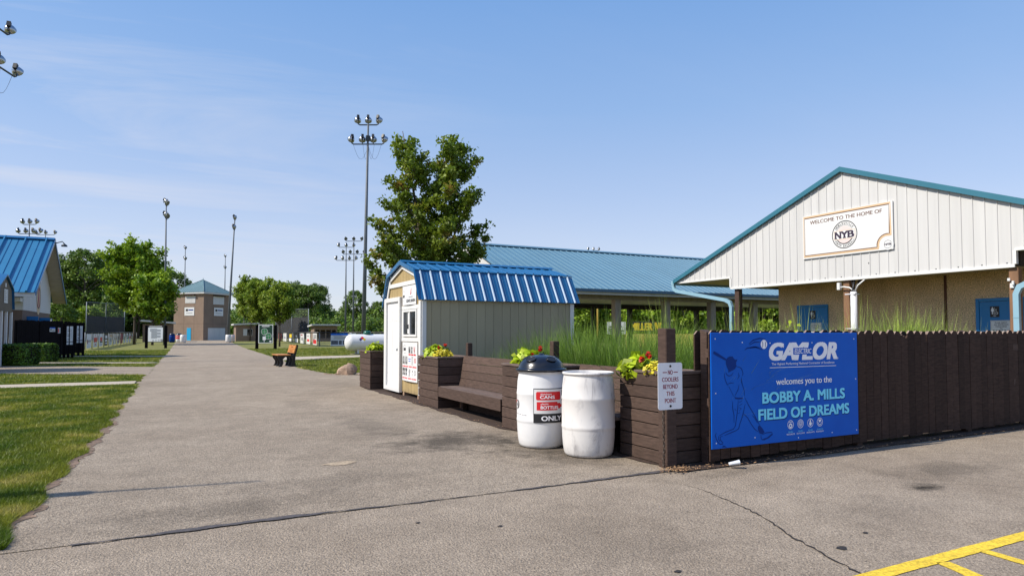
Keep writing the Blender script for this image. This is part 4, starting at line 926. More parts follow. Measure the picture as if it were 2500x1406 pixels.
# slim pole just outside the picture on the left: its shadow lies across the path
sp = thing('slim_pole', (-5.2, 7.45, 0), 'slim pole on the lawn whose thin shadow crosses the asphalt', 'pole')
b = B(); b.tube([(-5.2, 7.45, 0), (-5.2, 7.45, 4.4)], [.10, .09], 10); b.build('lower_pole', M['dark_steel'], sp)
b = B(); b.tube([(-5.2, 7.45, 4.4), (-5.2, 7.45, 5.78)], [.026, .020], 8); b.build('whip', M['dark_steel'], sp)
# ================================================================== SIGNS NEAR THE CAMERA
# blue banner board on the fence
sg = thing('sponsor_banner', (6.15, 5.18, .185), 'large royal blue welcome board with a batter on the picket fence', 'sign')
b = B(); b.bbox(4.98, 7.33, 5.172, 5.186, .185, 1.40, .003); b.build('board', M['sign_blue'], sg)
bm = plane_map((4.98, 5.172, .185), (1, 0, 0), (0, -1, 0))
P = Print(bm)
for f_ in FILLS: P.poly(f_, .0016, 0)
for q in LINES: P.stroke(q, .010, .0013, 0)
for q in STREAKS: P.stroke(q, .014, .0013, 0)
P.build('batter_artwork', M['sign_navy'], sg)
P = Print(bm)
P.disc(.775, 1.087, .050, .050, .0016, 0)
P.stroke([(.745, 1.125), (.757, 1.10), (.757, 1.07), (.742, 1.047)], .008, .0024, 1); P.stroke([(.812, 1.125), (.797, 1.10), (.797, 1.07), (.81, 1.047)], .008, .0024, 1)
P.build('ball_print', [M['print_white'], M['sign_navy']], sg)
P = Print(bm)
def letters(word, u0, u1, v0, v1, lift, mi, bold, shear):
    P.text(word, u0, u1, v0, v1, lift, mi, bold, shear)
letters('GA', .850, 1.275, .905, 1.105, .0016, 0, .06, .22)
letters('Y', 1.215, 1.455, .905, 1.105, .0016, 0, .06, .22); letters('L', 1.375, 1.56, .905, 1.105, .0017, 0, .06, .22)
letters('OR', 1.56, 1.985, .903, 1.107, .0016, 0, .06, .22)
P.build('lettering', M['print_white'], sg)
P = Print(bm); P.rect(1.235, 1.555, .967, 1.043, .0036, 0); P.build('word_panel', M['sign_blue'], sg)
P = Print(bm)
P.text('ELECTRIC', 1.255, 1.535, .977, 1.033, .0046, 0, .022, .15)
P.ring(1.99, .915, .008, .011, .0016, 0, 14); P.text('R', 1.985, 1.995, .909, .921, .0016, 0)
P.text('The Highest Performing National Contractor of Excellence', .89, 1.93, .848, .882, .0016, 0, .006)
P.stroke([(.86, .828), (1.96, .828)], .012, .0016, 0)
P.text('welcomes you to the', .955, 1.88, .612, .708, .0016, 0, .018)
for i, (cu, w_) in enumerate(((1.175, 'RESOURCES'), (1.337, 'OUTCOMES'), (1.50, 'INSIGHTS'), (1.66, 'FOR PEOPLE'))):
    P.ring(cu, .185, .043, .049, .0016, 0, 30)
    P.text(w_, cu - .066, cu + .066, .070, .087, .0016, 0, .01, .12)
    if i == 0:
        P.ring(cu, .172, .012, .024, .0016, 0, 16)
        for k in range(8): P.rect(cu + .027 * math.cos(k * .785) - .004, cu + .027 * math.cos(k * .785) + .004, .172 + .027 * math.sin(k * .785) - .004, .172 + .027 * math.sin(k * .785) + .004, .0017, 0)
        for dx in (-.018, 0, .018): P.disc(cu + dx, .212, .006, .006, .0016, 0, 10)
    if i == 1:
        for r_ in (.008, .018, .029): P.ring(cu, .188, r_, r_ + .0045, .0016, 0, 22)
    if i == 2: P.disc(cu, .175, .021, .021, .0016, 0); P.disc(cu, .206, .011, .013, .0016, 0, 14); P.stroke([(cu + .012, .19), (cu + .034, .178)], .009, .0016, 0)
    if i == 3:
        P.poly([(cu, .178), (cu - .024, .203), (cu - .018, .216), (cu - .006, .216), (cu, .208), (cu + .006, .216), (cu + .018, .216), (cu + .024, .203)], .0016, 0)
        P.stroke([(cu - .034, .19), (cu - .018, .162), (cu, .152), (cu + .018, .162), (cu + .034, .19)], .007, .0016, 0)
P.build('lettering', M['print_white'], sg)
P = Print(bm)
for w_, cu in (('RELIABLE', 1.175), ('RELIABLE', 1.337), ('RELIABLE', 1.50), ('GENUINE CARE', 1.66)): P.text(w_, cu - .038 - (.012 if len(w_) > 9 else 0), cu + .038 + (.012 if len(w_) > 9 else 0), .096, .111, .0016, 0, .0, .1)
P.text('BOBBY A. MILLS', .735, 2.105, .438, .562, .0032, 0, .045); P.text('FIELD OF DREAMS', .672, 2.178, .258, .382, .0032, 0, .045)
P.build('lettering', M['sign_cyan'], sg)
P = Print(bm); P.text('BOBBY A. MILLS', .743, 2.113, .426, .552, .0016, 0, .055); P.text('FIELD OF DREAMS', .680, 2.186, .246, .372, .0016, 0, .055); P.build('drop_shadow_print', M['sign_navy'], sg)
b = B()
for u, v in ((.06, 1.15), (.06, .58), (.06, .06), (.45, 1.11), (.87, 1.10), (1.55, 1.10), (2.29, 1.14), (2.31, .66), (2.31, .05), (.62, .08), (1.3, .03), (1.87, .05)): b.lathe([(0, .003), (.006, .0028), (.008, 0)], bm(u, v, .0005), 8, axis='y'); 
b.v = [(x, 2 * 5.1715 - y if y > 5.1716 else y, z) for x, y, z in b.v]; b.build('screw', M['alu'], sg)
# no coolers sign
nc = thing('no_coolers_sign', (4.545, 5.3, .85), 'white metal sign reading no coolers beyond this point on the corner post', 'sign')
b = B(); pts = []
for cx, cz, a0 in ((.135, .215, 0), (-.135, .215, 90), (-.135, -.215, 180), (.135, -.215, 270)):
    for k in range(6): t_ = R(a0 + 18 * k); pts.append((4.545 + cx + .025 * math.cos(t_), 5.308, .85 + cz + .025 * math.sin(t_)))
b.slab(pts, (0, -.004, 0)); b.build('sheet', M['alu'], nc)
P = Print(plane_map((4.545, 5.304, .85), (1, 0, 0), (0, -1, 0)))
P.text('NO', -.032, .032, .118, .165, .0012, 0, .022); P.rect(-.100, -.044, .137, .146, .0012); P.rect(.044, .100, .137, .146, .0012)
for w_, hw, v in (('COOLERS', .108, .045), ('BEYOND', .096, -.028), ('THIS', .054, -.100), ('POINT', .074, -.172)): P.text(w_, -hw, hw, v, v + .047, .0012, 0, .022)
P.build('lettering', M['maroon'], nc)
b = B()
for z in (.205, -.205): b.lathe([(0, -.010), (.009, -.009), (.013, -.003), (.013, 0)], (4.545, 5.303, .85 + z), 12, axis='y')
b.build('bolt', M['black'], nc)
# gable sign of the clubhouse
ns = thing('gable_sign', (14.68, 10.6, 3.87), 'white welcome board with brown and tan border on the clubhouse gable', 'sign')
gm = plane_map((14.655, 11.83, 3.325), (0, -1, 0), (-1, 0, 0)); W_, H_ = 2.44, 1.12
b = B(); b.box(14.656, 14.683, 11.83 - W_, 11.83, 3.325, 3.325 + H_); b.build('board', M['sign_white'], ns)
P = Print(gm)
cn = (2.30, .125, .215)
path = [(.035, .05), (2.05, .05)]
def border(o, w_, mi, lift):
    r_ = cn[2] + .0 - o * .0
    pts = [(o, o + .02), (o, H_ - o - .0), (W_ - o - .02, H_ - o), (W_ - o - .02, cn[1] + math.sqrt(max(0, (r_ + o - .03) ** 2 - (W_ - o - .02 - cn[0]) ** 2)))]
    a0 = math.atan2(pts[-1][1] - cn[1], pts[-1][0] - cn[0]); a1 = math.pi + math.asin(min(1, max(-1, (cn[1] - o - .02) / (r_ + o - .03))))
    for k in range(1, 17): t_ = a0 + (a1 - a0) * k / 16; pts.append((cn[0] + (r_ + o - .03) * math.cos(t_), cn[1] + (r_ + o - .03) * math.sin(t_)))
    P.stroke(pts, w_, lift, mi, closed=True)
border(.035, .045, 0, .0015); border(.065, .022, 1, .0025)
P.text('WELCOME TO THE HOME OF', .225, 2.19, .882, .978, .0015, 1, .022)
cu, cv = 1.21, .50
P.ring(cu, cv, .325, .345, .0015, 2, 56); P.ring(cu, cv, .232, .238, .0015, 2, 48, 25, 155); P.ring(cu, cv, .218, .240, .0015, 2, 48, 205, 335)
P.disc(cu, cv, .215, .215, .0012, 5); P.ring(cu - .27, cv, .155, .16, .002, 3, 20, -50, 50); P.ring(cu + .27, cv, .155, .16, .002, 3, 20, 130, 230)
P.rect(cu - .29, cu + .29, cv - .115, cv + .105, .0022, 0); P.rect(cu - .28, cu + .28, cv - .105, cv + .095, .0026, 4)
for ch, a_, c_ in (('N', -.265, -.085), ('Y', -.105, .105), ('B', .085, .265)):
    P.text(ch, cu + a_, cu + c_, cv - .092, cv + .084, .0034, 6, .05)
for a_ in (-.262, -.13, .0): 
    pass
for (ua, ub) in ((-.272, -.205), (-.145, -.08), (-.045, .045), (.075, .13)):      # slab serifs
    P.rect(cu + ua, cu + ub, cv - .092, cv - .066, .0036, 6)
for (ua, ub) in ((-.272, -.205), (-.145, -.08), (-.115, -.045), (.045, .115), (.075, .13)):
    P.rect(cu + ua, cu + ub, cv + .058, cv + .084, .0036, 6)
P.arc('NOBLESVILLE', cu, cv, .282, 148, 32, .055, .0015, 2, .02); P.arc('YOUTH BASEBALL', cu, cv, .282, 207, 333, .050, .0015, 2, .02, inside=True)
P.disc(2.315, .125, .135, .135, .0012, 7); P.ring(2.315, .125, .088, .096, .0016, 2, 30); P.rect(2.225, 2.405, .093, .157, .002, 7); P.text('NYB', 2.232, 2.398, .100, .150, .0026, 6, .07)
P.build('print', [M['tan_ink'], M['brown_ink'], M['ink'], M['pink_ink'], M['sign_white'], M['pink_ink'], M['purple_ink'], M['sign_white']], ns)
b = B(); b.lathe([(0, -.004), (.02, -.003), (.02, 0)], (gx - .001, 10.02, 3.06), 12, axis='x'); tag(b.build('conduit_hole', M['black'], club))
# restroom plates
def restroom(y, z, s=1.0):
    m_ = plane_map((wx - .031, y + .09, z - .12), (0, -1, 0), (-1, 0, 0)); t_ = thing('restroom_sign', (wx - .03, y, z), 'black restroom plate with white figures on the blue clubhouse door near the wall end' if y > 10 else 'black restroom plate with white figures on the blue clubhouse door beside the pale downspout', 'sign')
    b = B(); b.box(wx - .0305, wx - .0301, y - .001, y + .001, z - .01, z + .01); 
    b = B(); b.box(wx - .036, wx - .0302, y - .09, y + .09, z - .12, z + .12); b.build('plate', M['ink'], t_)
    P = Print(plane_map((wx - .036, y + .09, z - .12), (0, -1, 0), (-1, 0, 0)))
    P.disc(.05, .205, .014, .014, .0012); P.rect(.032, .068, .125, .188, .0012); P.rect(.036, .048, .065, .125, .0012); P.rect(.052, .064, .065, .125, .0012); P.rect(.022, .031, .125, .182, .0012); P.rect(.069, .078, .125, .182, .0012)
    P.rect(.088, .093, .055, .215, .0012); P.ring(.128, .085, .020, .026, .0012, 0, 20, 100, 350); P.disc(.118, .165, .010, .010, .0012); P.stroke([(.118, .15), (.120, .105), (.148, .105), (.158, .075)], .009, .0012)
    P.text('MEN', .062, .118, .018, .040, .0012, 0, .02); P.build('print', M['print_white'], t_)
restroom(12.60, 1.90); restroom(7.98, 1.86)
def notice(y, z, w_, h_, lab):
    t_ = thing('door_notice', (wx - .03, y, z), lab, 'sign')
    b = B(); b.box(wx - .034, wx - .0302, y - w_ / 2, y + w_ / 2, z - h_ / 2, z + h_ / 2); b.build('sheet', M['sign_white'], t_)
    P = Print(plane_map((wx - .034, y + w_ / 2, z - h_ / 2), (0, -1, 0), (-1, 0, 0)))
    P.stroke([(.01, .01), (w_ - .01, .01), (w_ - .01, h_ - .01), (.01, h_ - .01)], .006, .0012, 0, closed=True)
    for k, (w2, t) in enumerate(((.24, 'PLEASE DIRECT'), (.28, 'ALL RESTROOM'), (.22, 'CONCERNS'), (.05, 'TO'), (.34, None), (.3, None))):
        v = h_ * (.84 - .125 * k); w2 = min(w2, w_ * .85)
        if t: P.text(t, w_ / 2 - w2 / 2, w_ / 2 + w2 / 2, v - .016, v + .018, .0012, 0, .01)
        else:
            n_ = 6
            for q in range(n_): P.rect(w_ / 2 - w2 / 2 + q * w2 / n_, w_ / 2 - w2 / 2 + (q + .75) * w2 / n_, v - .010, v + .012, .0012, 0)
    P.disc(w_ - .05, .05, .032, .032, .0014, 1); P.disc(w_ - .05, .05, .02, .02, .002, 2)
    P.build('print', [M['ink'], M['grey_ink'], M['sign_white']], t_)
notice(7.86, 1.50, .42, .34, 'white notice sheet on the blue clubhouse door behind the right downspout')
notice(12.50, 1.50, .34, .36, 'white notice sheet on the blue clubhouse door at the wall end')
# gear barn sign and price poster
gs = thing('shed_name_sign', (4.47, 13.63, 2.22), 'white gear barn sign with red mark above the shed window', 'sign')
def bowed(y0, w_, z0, x0, bow):
    return lambda u, v, lf: Vector((x0 - lf - bow * math.sin(math.pi * u / w_) * (1 - v / .9 if bow < 0 else max(0, 1 - v / .3)), y0 - u, z0 + v))
gmf = bowed(14.09, .93, 2.0, 4.462, .03)
P = Print(gmf); P.rect(0, .93, .0, .42, 0, 0, 16, 6)
P.text('GEAR BARN', .33, .88, .055, .125, .0025, 1, .03)
P.poly([(.60, .36), (.545, .205), (.57, .215), (.615, .33)], .0025, 2); P.poly([(.545, .205), (.635, .245), (.645, .275), (.57, .215)], .0025, 3)
for k in range(6): P.rect(.47 + k * .045, .50 + k * .045, .155, .182, .0025, 4)
P.ring(.105, .20, .11, .118, .0025, 4, 24, 55, 125, e=.5); P.ring(.105, .20, .11, .118, .0025, 4, 24, 235, 305, e=.5); P.rect(.04, .17, .165, .225, .0025, 4); P.text('NYB', .048, .162, .172, .218, .0035, 1, .05)
P.build('print', [M['sign_white'], M['ink'], M['red'], M['maroon'], M['grey_ink']], gs)
po = thing('price_poster', (4.47, 13.5, .8), 'white merchandise poster with rows of pictures and red price tags on the shed front', 'sign')
pm = bowed(14.08, 1.02, .36, 4.462, .025); P = Print(pm); P.rect(0, 1.02, 0, .835, 0, 0, 16, 8)
P.ring(.17, .68, .085, .092, .0025, 2, 24, 50, 130); P.ring(.17, .68, .085, .092, .0025, 2, 24, 230, 310); P.rect(.10, .24, .65, .71, .0025, 1)
P.rect(.04, .055, .62, .76, .0025, 2)
for k, (u, mi) in enumerate(((.46, 1), (.62, 1), (.80, 3))):
    if k == 2:
        for d_ in (-.05, 0, .05): P.stroke([(u + .02, .60), (u + d_ + .02, .74)], .022, .0025, 3)
        P.stroke([(u + .02, .59), (u + .02, .66)], .03, .003, 1)
    elif k == 1: P.poly([(u, .60), (u + .08, .60), (u + .06, .68), (u + .09, .74), (u + .055, .72), (u + .02, .74), (u - .01, .74), (u + .02, .68)], .0025, 1)
    else: P.rect(u - .02, u + .10, .60, .74, .0025, 2); P.rect(u - .01, u + .03, .61, .73, .003, 1); P.rect(u + .05, u + .09, .61, .69, .003, 1)
for k in range(3): P.rect(.44 + k * .17, .58 + k * .17, .555, .585, .0025, 3)
for k in range(3):
    u = .04 + k * .12; P.poly([(u, .36), (u + .07, .36), (u + .07, .47), (u + .055, .53), (u + .015, .53), (u, .47)], .0025, 1)
    P.rect(u + .025, u + .045, .41, .49, .003, 5)
P.rect(.42, .58, .47, .485, .0025, 4); P.rect(.44, .57, .425, .44, .0025, 4)
for k in range(7): P.rect(.64, .74, .36 + k * .027, .372 + k * .027, .0025, 2)
P.ring(.87, .45, .03, .05, .0025, 3, 18)
for a_, c_ in ((.03, .41), (.46, .66), (.70, .96)):
    P.rect(a_, c_, .295, .325, .0025, 3)
    for q in range(3): P.rect(a_ + (c_ - a_) * (.1 + .32 * q), a_ + (c_ - a_) * (.22 + .32 * q), .303, .317, .003, 0)
for k in range(3):
    u = .04 + k * .12; P.poly([(u, .12), (u + .075, .12), (u + .07, .22), (u + .09, .25), (u + .055, .28), (u + .02, .28), (u - .01, .25), (u + .005, .22)], .0025, 1); P.rect(u + .02, u + .05, .17, .20, .003, 5)
P.poly([(.50, .10), (.56, .10), (.56, .17), (.585, .20), (.57, .26), (.49, .26), (.47, .20), (.50, .17)], .0025, 2)
P.rect(.70, .73, .20, .24, .0025, 1); P.rect(.72, .735, .12, .18, .0025, 2); P.ring(.88, .19, .035, .055, .0025, 2, 18)
for a_, c_ in ((.03, .41), (.46, .66), (.70, .96)):
    P.rect(a_, c_, .045, .075, .0025, 3)
    for q in range(3): P.rect(a_ + (c_ - a_) * (.1 + .32 * q), a_ + (c_ - a_) * (.22 + .32 * q), .052, .068, .003, 0)
P.build('print', [M['sign_white'], M['ink'], M['grey_ink'], M['red'], M['sign_blue'], M['sign_white']], po)
# ================================================================== FLOODLIGHT MASTS
def lamp_head(b, bh, c, az, tilt, s=1.0):
    """round reflector bowl (b) with a black ballast box (bh) behind; az = direction the light faces (world), tilt down"""
    c = Vector(c); d = Vector((math.cos(az) * math.cos(tilt), math.sin(az) * math.cos(tilt), -math.sin(tilt)))
    a = d.cross(Vector((0, 0, 1))).normalized(); u = a.cross(d)
    pr_ = [(.06, -.16), (.16, -.13), (.25, -.04), (.30, .10), (.315, .16), (.30, .165)]
    n_ = 18; vs = []
    for r_, h_ in pr_:
        for k in range(n_): t_ = 2 * math.pi * k / n_; vs.append(c + (a * math.cos(t_) + u * math.sin(t_)) * r_ * s + d * h_ * s)
    fs = [(i * n_ + k, i * n_ + (k + 1) % n_, (i + 1) * n_ + (k + 1) % n_, (i + 1) * n_ + k) for i in range(len(pr_) - 1) for k in range(n_)]
    b.add(vs, fs, 0, True); b.add([c + (a * math.cos(2 * math.pi * k / n_) + u * math.sin(2 * math.pi * k / n_)) * .30 * s + d * .155 * s for k in range(n_)], [tuple(range(n_))], 1)
    def bx_(o, ha, hu, hd):
        p_ = [o + a * (i * ha) + u * (j * hu) + d * (k * hd) for k in (-1, 1) for i, j in ((-1, -1), (1, -1), (1, 1), (-1, 1))]; bh.hexa([q for q in p_])
    bx_(c - d * .20 * s + u * .10 * s, .10 * s, .17 * s, .10 * s); bx_(c - d * .13 * s - u * .14 * s, .05 * s, .16 * s, .04 * s)
M['lens'] = mat('lamp_glass', (.10, .11, .12), .08, spec=.8)
def mast(x, y, h, arm_az, face_az, label, lean=(0, 0), w=(1.6, 2.5), gap=1.5, s=1.0, r=.16, base=0, wires=False, per=(3, 4), tiers=2):
    t_ = thing('floodlight_mast', (x, y, 0), label, 'light mast', 'floodlight masts round the ball fields')
    top = Vector((x + lean[0], y + lean[1], h)); at = lambda z: Vector((x, y, 0)).lerp(top, z / h)
    b = B(); b.tube([at(base), at(h * .5), at(h)], [r, r * .72, r * .40], 12); b.build('mast_pole', M['mast_steel'], t_)
    u = Vector((math.cos(arm_az), math.sin(arm_az), 0))
    for i in range(tiers):
        z = h - i * gap; ww = w[i]; n_ = per[i]; c = at(z)
        b = B(); L = [c - u * ww / 2 + Vector((0, 0, .22)), c - u * (ww / 2 - .03) + Vector((0, 0, .07)), c - u * (ww / 2 - .16), c + u * (ww / 2 - .16), c + u * (ww / 2 - .03) + Vector((0, 0, .07)), c + u * ww / 2 + Vector((0, 0, .22))]
        b.tube(L, .045 * s, 7)
        arm = None
        for k in range(n_):
            q = -ww / 2 + ww * k / (n_ - 1); p_ = c + u * q
            if 0 < k < n_ - 1: b.tube([p_, p_ + Vector((0, 0, .24))], .035 * s, 6)
        arm = b.build('crossarm', M['dark_steel'], t_)
        for k in range(n_):
            q = -ww / 2 + ww * k / (n_ - 1); b = B(); bh = B(); lamp_head(b, bh, c + u * q + Vector((0, 0, .38 * s)), face_az + (k - (n_ - 1) / 2) * -.30 + random.uniform(-.1, .1), R(22), s * .80)
            lo = b.build('lamp', [M['reflector'], M['lens']], t_); bh.build('ballast', M['black'], lo)
    if wires:
        b = B()
        for k in range(4):
            q = (-.45, -.15, .2, .42)[k] * w[1]; p_ = at(h - gap) + u * q; e = at(h - gap - .15) + u * .05
            b.tube([p_.lerp(e, f_) - Vector((0, 0, 1.1 * math.sin(math.pi * f_))) for f_ in np.linspace(0, 1, 9)], .009, 4)
        b.build('cable', M['dark_steel'], t_); b = B(); c = at(h - gap + .45); b.box(c.x - .15, c.x + .15, c.y - .12, c.y + .12, c.z - .2, c.z + .2); b.build('junction_box', M['dark_steel'], t_)
    return t_
AV = R(-27)   # arms parallel to the picture
mast(12.65, 49.7, 17.4, AV, R(70), 'tallest floodlight mast, rising beside the maple behind the propane tank', lean=(.22, -.12), wires=True, r=.18, s=1.12)
mast(-1.25, 84.9, 16.0, R(84), R(-20), 'floodlight mast above the left maple, seen from the side', w=(1.2, 1.6), s=1.15, r=.15, lean=(-.1, 0), per=(2, 3))
mast(6.85, 108.7, 18.6, R(82), R(20), 'slender floodlight mast in front of the right face of the scorers tower', w=(1.2, 1.8), s=1.2, r=.20, lean=(.75, -.3), per=(2, 3))
mast(1.25, 151, 18.6, R(82), R(-10), 'distant floodlight mast rising left of the tower roof', w=(1.0, 1.4), s=1.1, r=.17, per=(2, 3), gap=2.2)
mast(9.6, 163.5, 18.6, R(80), R(0), 'distant floodlight mast just left of the slender mast at the tower', w=(1.0, 1.4), s=1.1, r=.17, per=(2, 3), gap=2.6)
mast(24.0, 105.6, 15.1, AV, R(80), 'shorter mast of the close pair left of the tallest mast', w=(2.4, 3.2), s=1.1, r=.17, gap=2.1)
mast(27.5, 115.1, 17.5, AV, R(250), 'taller mast of the close pair left of the tallest mast', w=(2.9, 3.8), s=1.2, r=.18, gap=2.3)
mast(-14.3, 85.9, 13.0, AV, R(80), 'mast whose two lamp rows show above the left blue roof ridge', w=(1.5, 2.4), s=.95, r=.13, gap=1.0)
mast(-16.4, 109.5, 14.9, AV, R(80), 'mast whose single lamp row shows at the right end of the left blue ridge', w=(2.6, 2.6), s=.95, r=.13, gap=1.2, per=(3, 4), tiers=1)
mast(62.3, 91.7, 15.2, AV, R(80), 'mast whose three lamps peep over the pavilion ridge', w=(1.8, 1.8), s=.85, r=.13, per=(3, 4), tiers=1)
mast(12.7, 150.7, 13.1, AV, R(80), 'mast whose lamps show above the small trees right of the tower', w=(2.2, 2.6), s=.95, r=.13, per=(3, 4), tiers=1)
mast(-7.75, 36.6, 15.4, R(72), R(100), 'near mast with lamp clusters cut by the top corner of the view', w=(2.9, 4.2), s=1.0, r=.17, wires=True, gap=1.75)

# ================================================================== CONCESSION HOUSE ON THE LEFT
ch = thing('concession_house', (-11, 45, 0), 'white and brown concession house with steep blue standing seam roof on the left', 'building')
kx, rx = -7.0, -6.3; ry_, rz_ = 45.1, 6.72; e0, e1, ez = 39.72, 49.95, 3.40
b = B(); ribroof(b, ry_, rz_, e0, ez, -26, rx, .95, h=.11, w=.13, minor=True, off=.33); ribroof(b, ry_, rz_, e1, ez - .1, -26, rx, .95, h=.05, w=.07, off=.33)
rf = b.build('roof', M['blue_seam'], ch)
b = B(); b.slab([(-26, ry_ - .25, rz_ - .05), (-26, ry_, rz_ + .09), (-26, ry_ + .25, rz_ - .05)], (26 + rx, 0, 0)); b.build('ridge_cap', M['blue_roof'], rf)
b = B()
for (ya, za, yb, zb_) in ((e0, ez, ry_, rz_), (ry_, rz_, e1, ez - .1)): b.slab([(rx + .001, ya, za + .04), (rx + .001, yb, zb_ + .04), (rx + .001, yb, zb_ - .16), (rx + .001, ya, za - .16)], (.03, 0, 0))
b.build('rake_trim', M['blue_roof'], rf)
b = B()
for (ya, za, yb, zb_) in ((e0, ez, ry_, rz_), (e1, ez - .1, ry_, rz_)):
    n_ = 14
    for k in range(n_):
        f0, f1 = k / n_, (k + .92) / n_
        p_ = [(kx, ya + (yb - ya) * f0, za + (zb_ - za) * f0 - .03), (rx, ya + (yb - ya) * f0, za + (zb_ - za) * f0 - .03), (rx, ya + (yb - ya) * f1, za + (zb_ - za) * f1 - .03), (kx, ya + (yb - ya) * f1, za + (zb_ - za) * f1 - .03)]
        b.slab(p_, (0, 0, -.05))
b.build('soffit', M['soffit'], ch)
b = B(); b.box(-26, rx - .1, e0 + .02, e0 + .16, ez - .22, ez - .04); b.box(-26, kx, e0 + .5, 40.9, 2.95, 3.15); b.build('fascia', M['white_metal'], ch)
wy0, wy1 = 40.9, 48.9
b = B(); b.box(-26, kx, wy0, wy1, 0, 2.55); bw = b.build('wall', M['block_dark'], ch)
b = B(); b.slab([(kx + .02, wy0 - .02, 2.551), (kx + .02, wy1 + .02, 2.551), (kx + .02, wy1 + .02, 3.88), (kx + .02, ry_, 6.5), (kx + .02, wy0 - .02, 3.96)], (-.06, 0, 0)); b.box(-26, kx - .05, wy0 - .02, wy0 + .02, 2.551, 3.6); b.build('gable_wall', M['white_metal'], ch)
for y0, y1, z0, z1 in ((42.0, 43.1, 1.35, 2.2), (45.5, 47.0, 1.35, 2.2)):
    b = B(); b.box(kx + .002, kx + .05, y0, y1, z0, z1); w_ = b.build('window', M['door_blue'], ch)
    b = B(); b.box(kx + .051, kx + .07, y0 + .08, y1 - .08, z0 + .08, z1 - .08); b.build('pane', M['glass'], w_)
    b = B(); b.box(kx + .002, kx + .5, y0 - .02, y0 + .03, z0 - .1, z1 + .05); b.build('shutter', M['door_blue'], w_)
P = Print(plane_map((kx + .021, 45.0, 3.35), (0, 1, 0), (1, 0, 0))); P.disc(0, 0, .62, .95, .004, 0, 30); P.ring(0, 0, .50, .62, .006, 1, 30, e=1.0); P.poly([(-.3, -.55), (-.1, -.55), (0, 0), (.1, -.55), (.3, -.55), (.12, .55), (-.12, .55)], .007, 2)
P.build('emblem', [M['tan_ink'], M['purple_ink'], M['maroon']], ch)
b = B(); b.tube([(rx + .02, 45.1, 6.5), (rx + .35, 45.1, 6.62), (rx + .45, 45.1, 6.5)], .03, 6); b.lathe([(0, .1), (.14, .0), (.16, -.08)], (rx + .45, 45.1, 6.42), 10); b.build('gooseneck_lamp', M['dark_steel'], ch)
# two gambrel sheds (the nearer one is outside the picture and only its shadow shows)
def gshed(y, label):
    t_ = thing('snack_shed', (-8.2, y, 0), label, 'shed', 'brown gambrel sheds along the lawn')
    L = lambda pts: [(x, y + v, z) for x, v, z in pts]
    fx = -6.5; pf = [(-1.5, 2.42), (-1.28, 3.28), (0, 3.82), (1.28, 3.28), (1.5, 2.42)]
    b = B(); b.slab([(fx, y - 1.42, 2.3)] + [(fx, y + v * .95, z - .03) for v, z in pf] + [(fx, y + 1.42, 2.3)], (-.05, 0, 0)); b.box(-10, fx - 1.2, y - 1.4, y + 1.4, .1, 2.3); b.box(-10, fx - .051, y - 1.42, y + 1.42, 2.301, 2.42); b.build('wall', M['block_dark'] if False else mat('olive_brown_siding', (.12, .095, .065), .75, .08, 2), t_)
    b = B()
    for (v0, z0), (v1, z1) in zip(pf, pf[1:]): b.slab([(fx + .08, y + v0, z0), (fx + .08, y + v1, z1), (fx + .08, y + v1, z1 + .06), (fx + .08, y + v0, z0 + .06)], (-3.6, 0, 0))
    b.build('roof', M['blue_roof'], t_)
    for v in (-1.38, -.45, .45, 1.38):
        b = B(); b.bbox(fx - .08, fx + .02, y + v - .06, y + v + .06, 0, 2.299); b.build('porch_post', M['white'], t_)
    b = B(); b.box(fx + .0005, fx + .02, y - .05, y + .12, 3.33, 3.50); b.build('vent', M['white'], t_)
    return t_
gshed(34.4, 'brown gambrel shed with white porch posts at the left edge')
gshed(29.75, 'brown gambrel shed beyond the left edge casting its shadow on the side path')
ps = thing('shed_notice_board', (-6.49, 34.5, 2.95), 'framed white price board on the brown gambrel shed front', 'sign')
P = Print(plane_map((-6.498, 34.15, 2.62), (0, 1, 0), (1, 0, 0))); P.rect(0, .75, 0, .66, .006, 1); P.rect(.04, .71, .04, .62, .010, 0)
for k in range(6): P.rect(.10, .36 + .05 * (k % 2), .52 - k * .08, .56 - k * .08, .014, 2); P.rect(.48, .64, .52 - k * .08, .56 - k * .08, .014, 2)
P.build('print', [M['sign_white'], M['ink'], M['grey_ink']], ps)
# dark board enclosure with notices
def boardfence(p, q, z0, h, label, name='board_fence', posts=()):
    p, q = Vector(p), Vector(q); d = (q - p); n_ = max(1, int(d.length / .15)); u = d / n_; nv = Vector((-d.y, d.x)).normalized() * .02
    t_ = thing(name, (*((p + q) / 2), 0), label, 'fence'); b = B()
    for i in range(n_):
        a, c = p + u * i + u * .015, p + u * (i + .97); hh = h + random.uniform(-.02, .02); z_ = z0 + random.uniform(-.02, .02); k = u * .18
        b.slab([(*a, z_), (*c, z_), (*c, hh - .04), (*(c - k), hh), (*(a + k), hh), (*a, hh - .04)], (nv.x, nv.y, 0))
    b.build('boards', M['wood_black'], t_)
    for f_ in posts: a = p.lerp(q, f_) + nv * 2.2; b = B(); b.box(a.x - .06, a.x + .06, a.y - .06, a.y + .06, 0, h - .1); b.build('post', M['wood_black'], t_)
    return t_
boardfence((-7.05, 39.45), (-5.48, 42.6), .22, 2.02, 'black stained board fence in front of the concession house', posts=(.05, .5, .95))
boardfence((-5.46, 42.75), (-5.03, 43.1), .22, 2.0, 'short black gate panel with a tall notice next to the board fence', 'board_gate', (.1, .5, .9))
boardfence((-5.47, 46.4), (-4.92, 46.65), .22, 2.0, 'short black gate panel with a tall notice farther from the shed', 'board_gate', (.1, .5, .9))
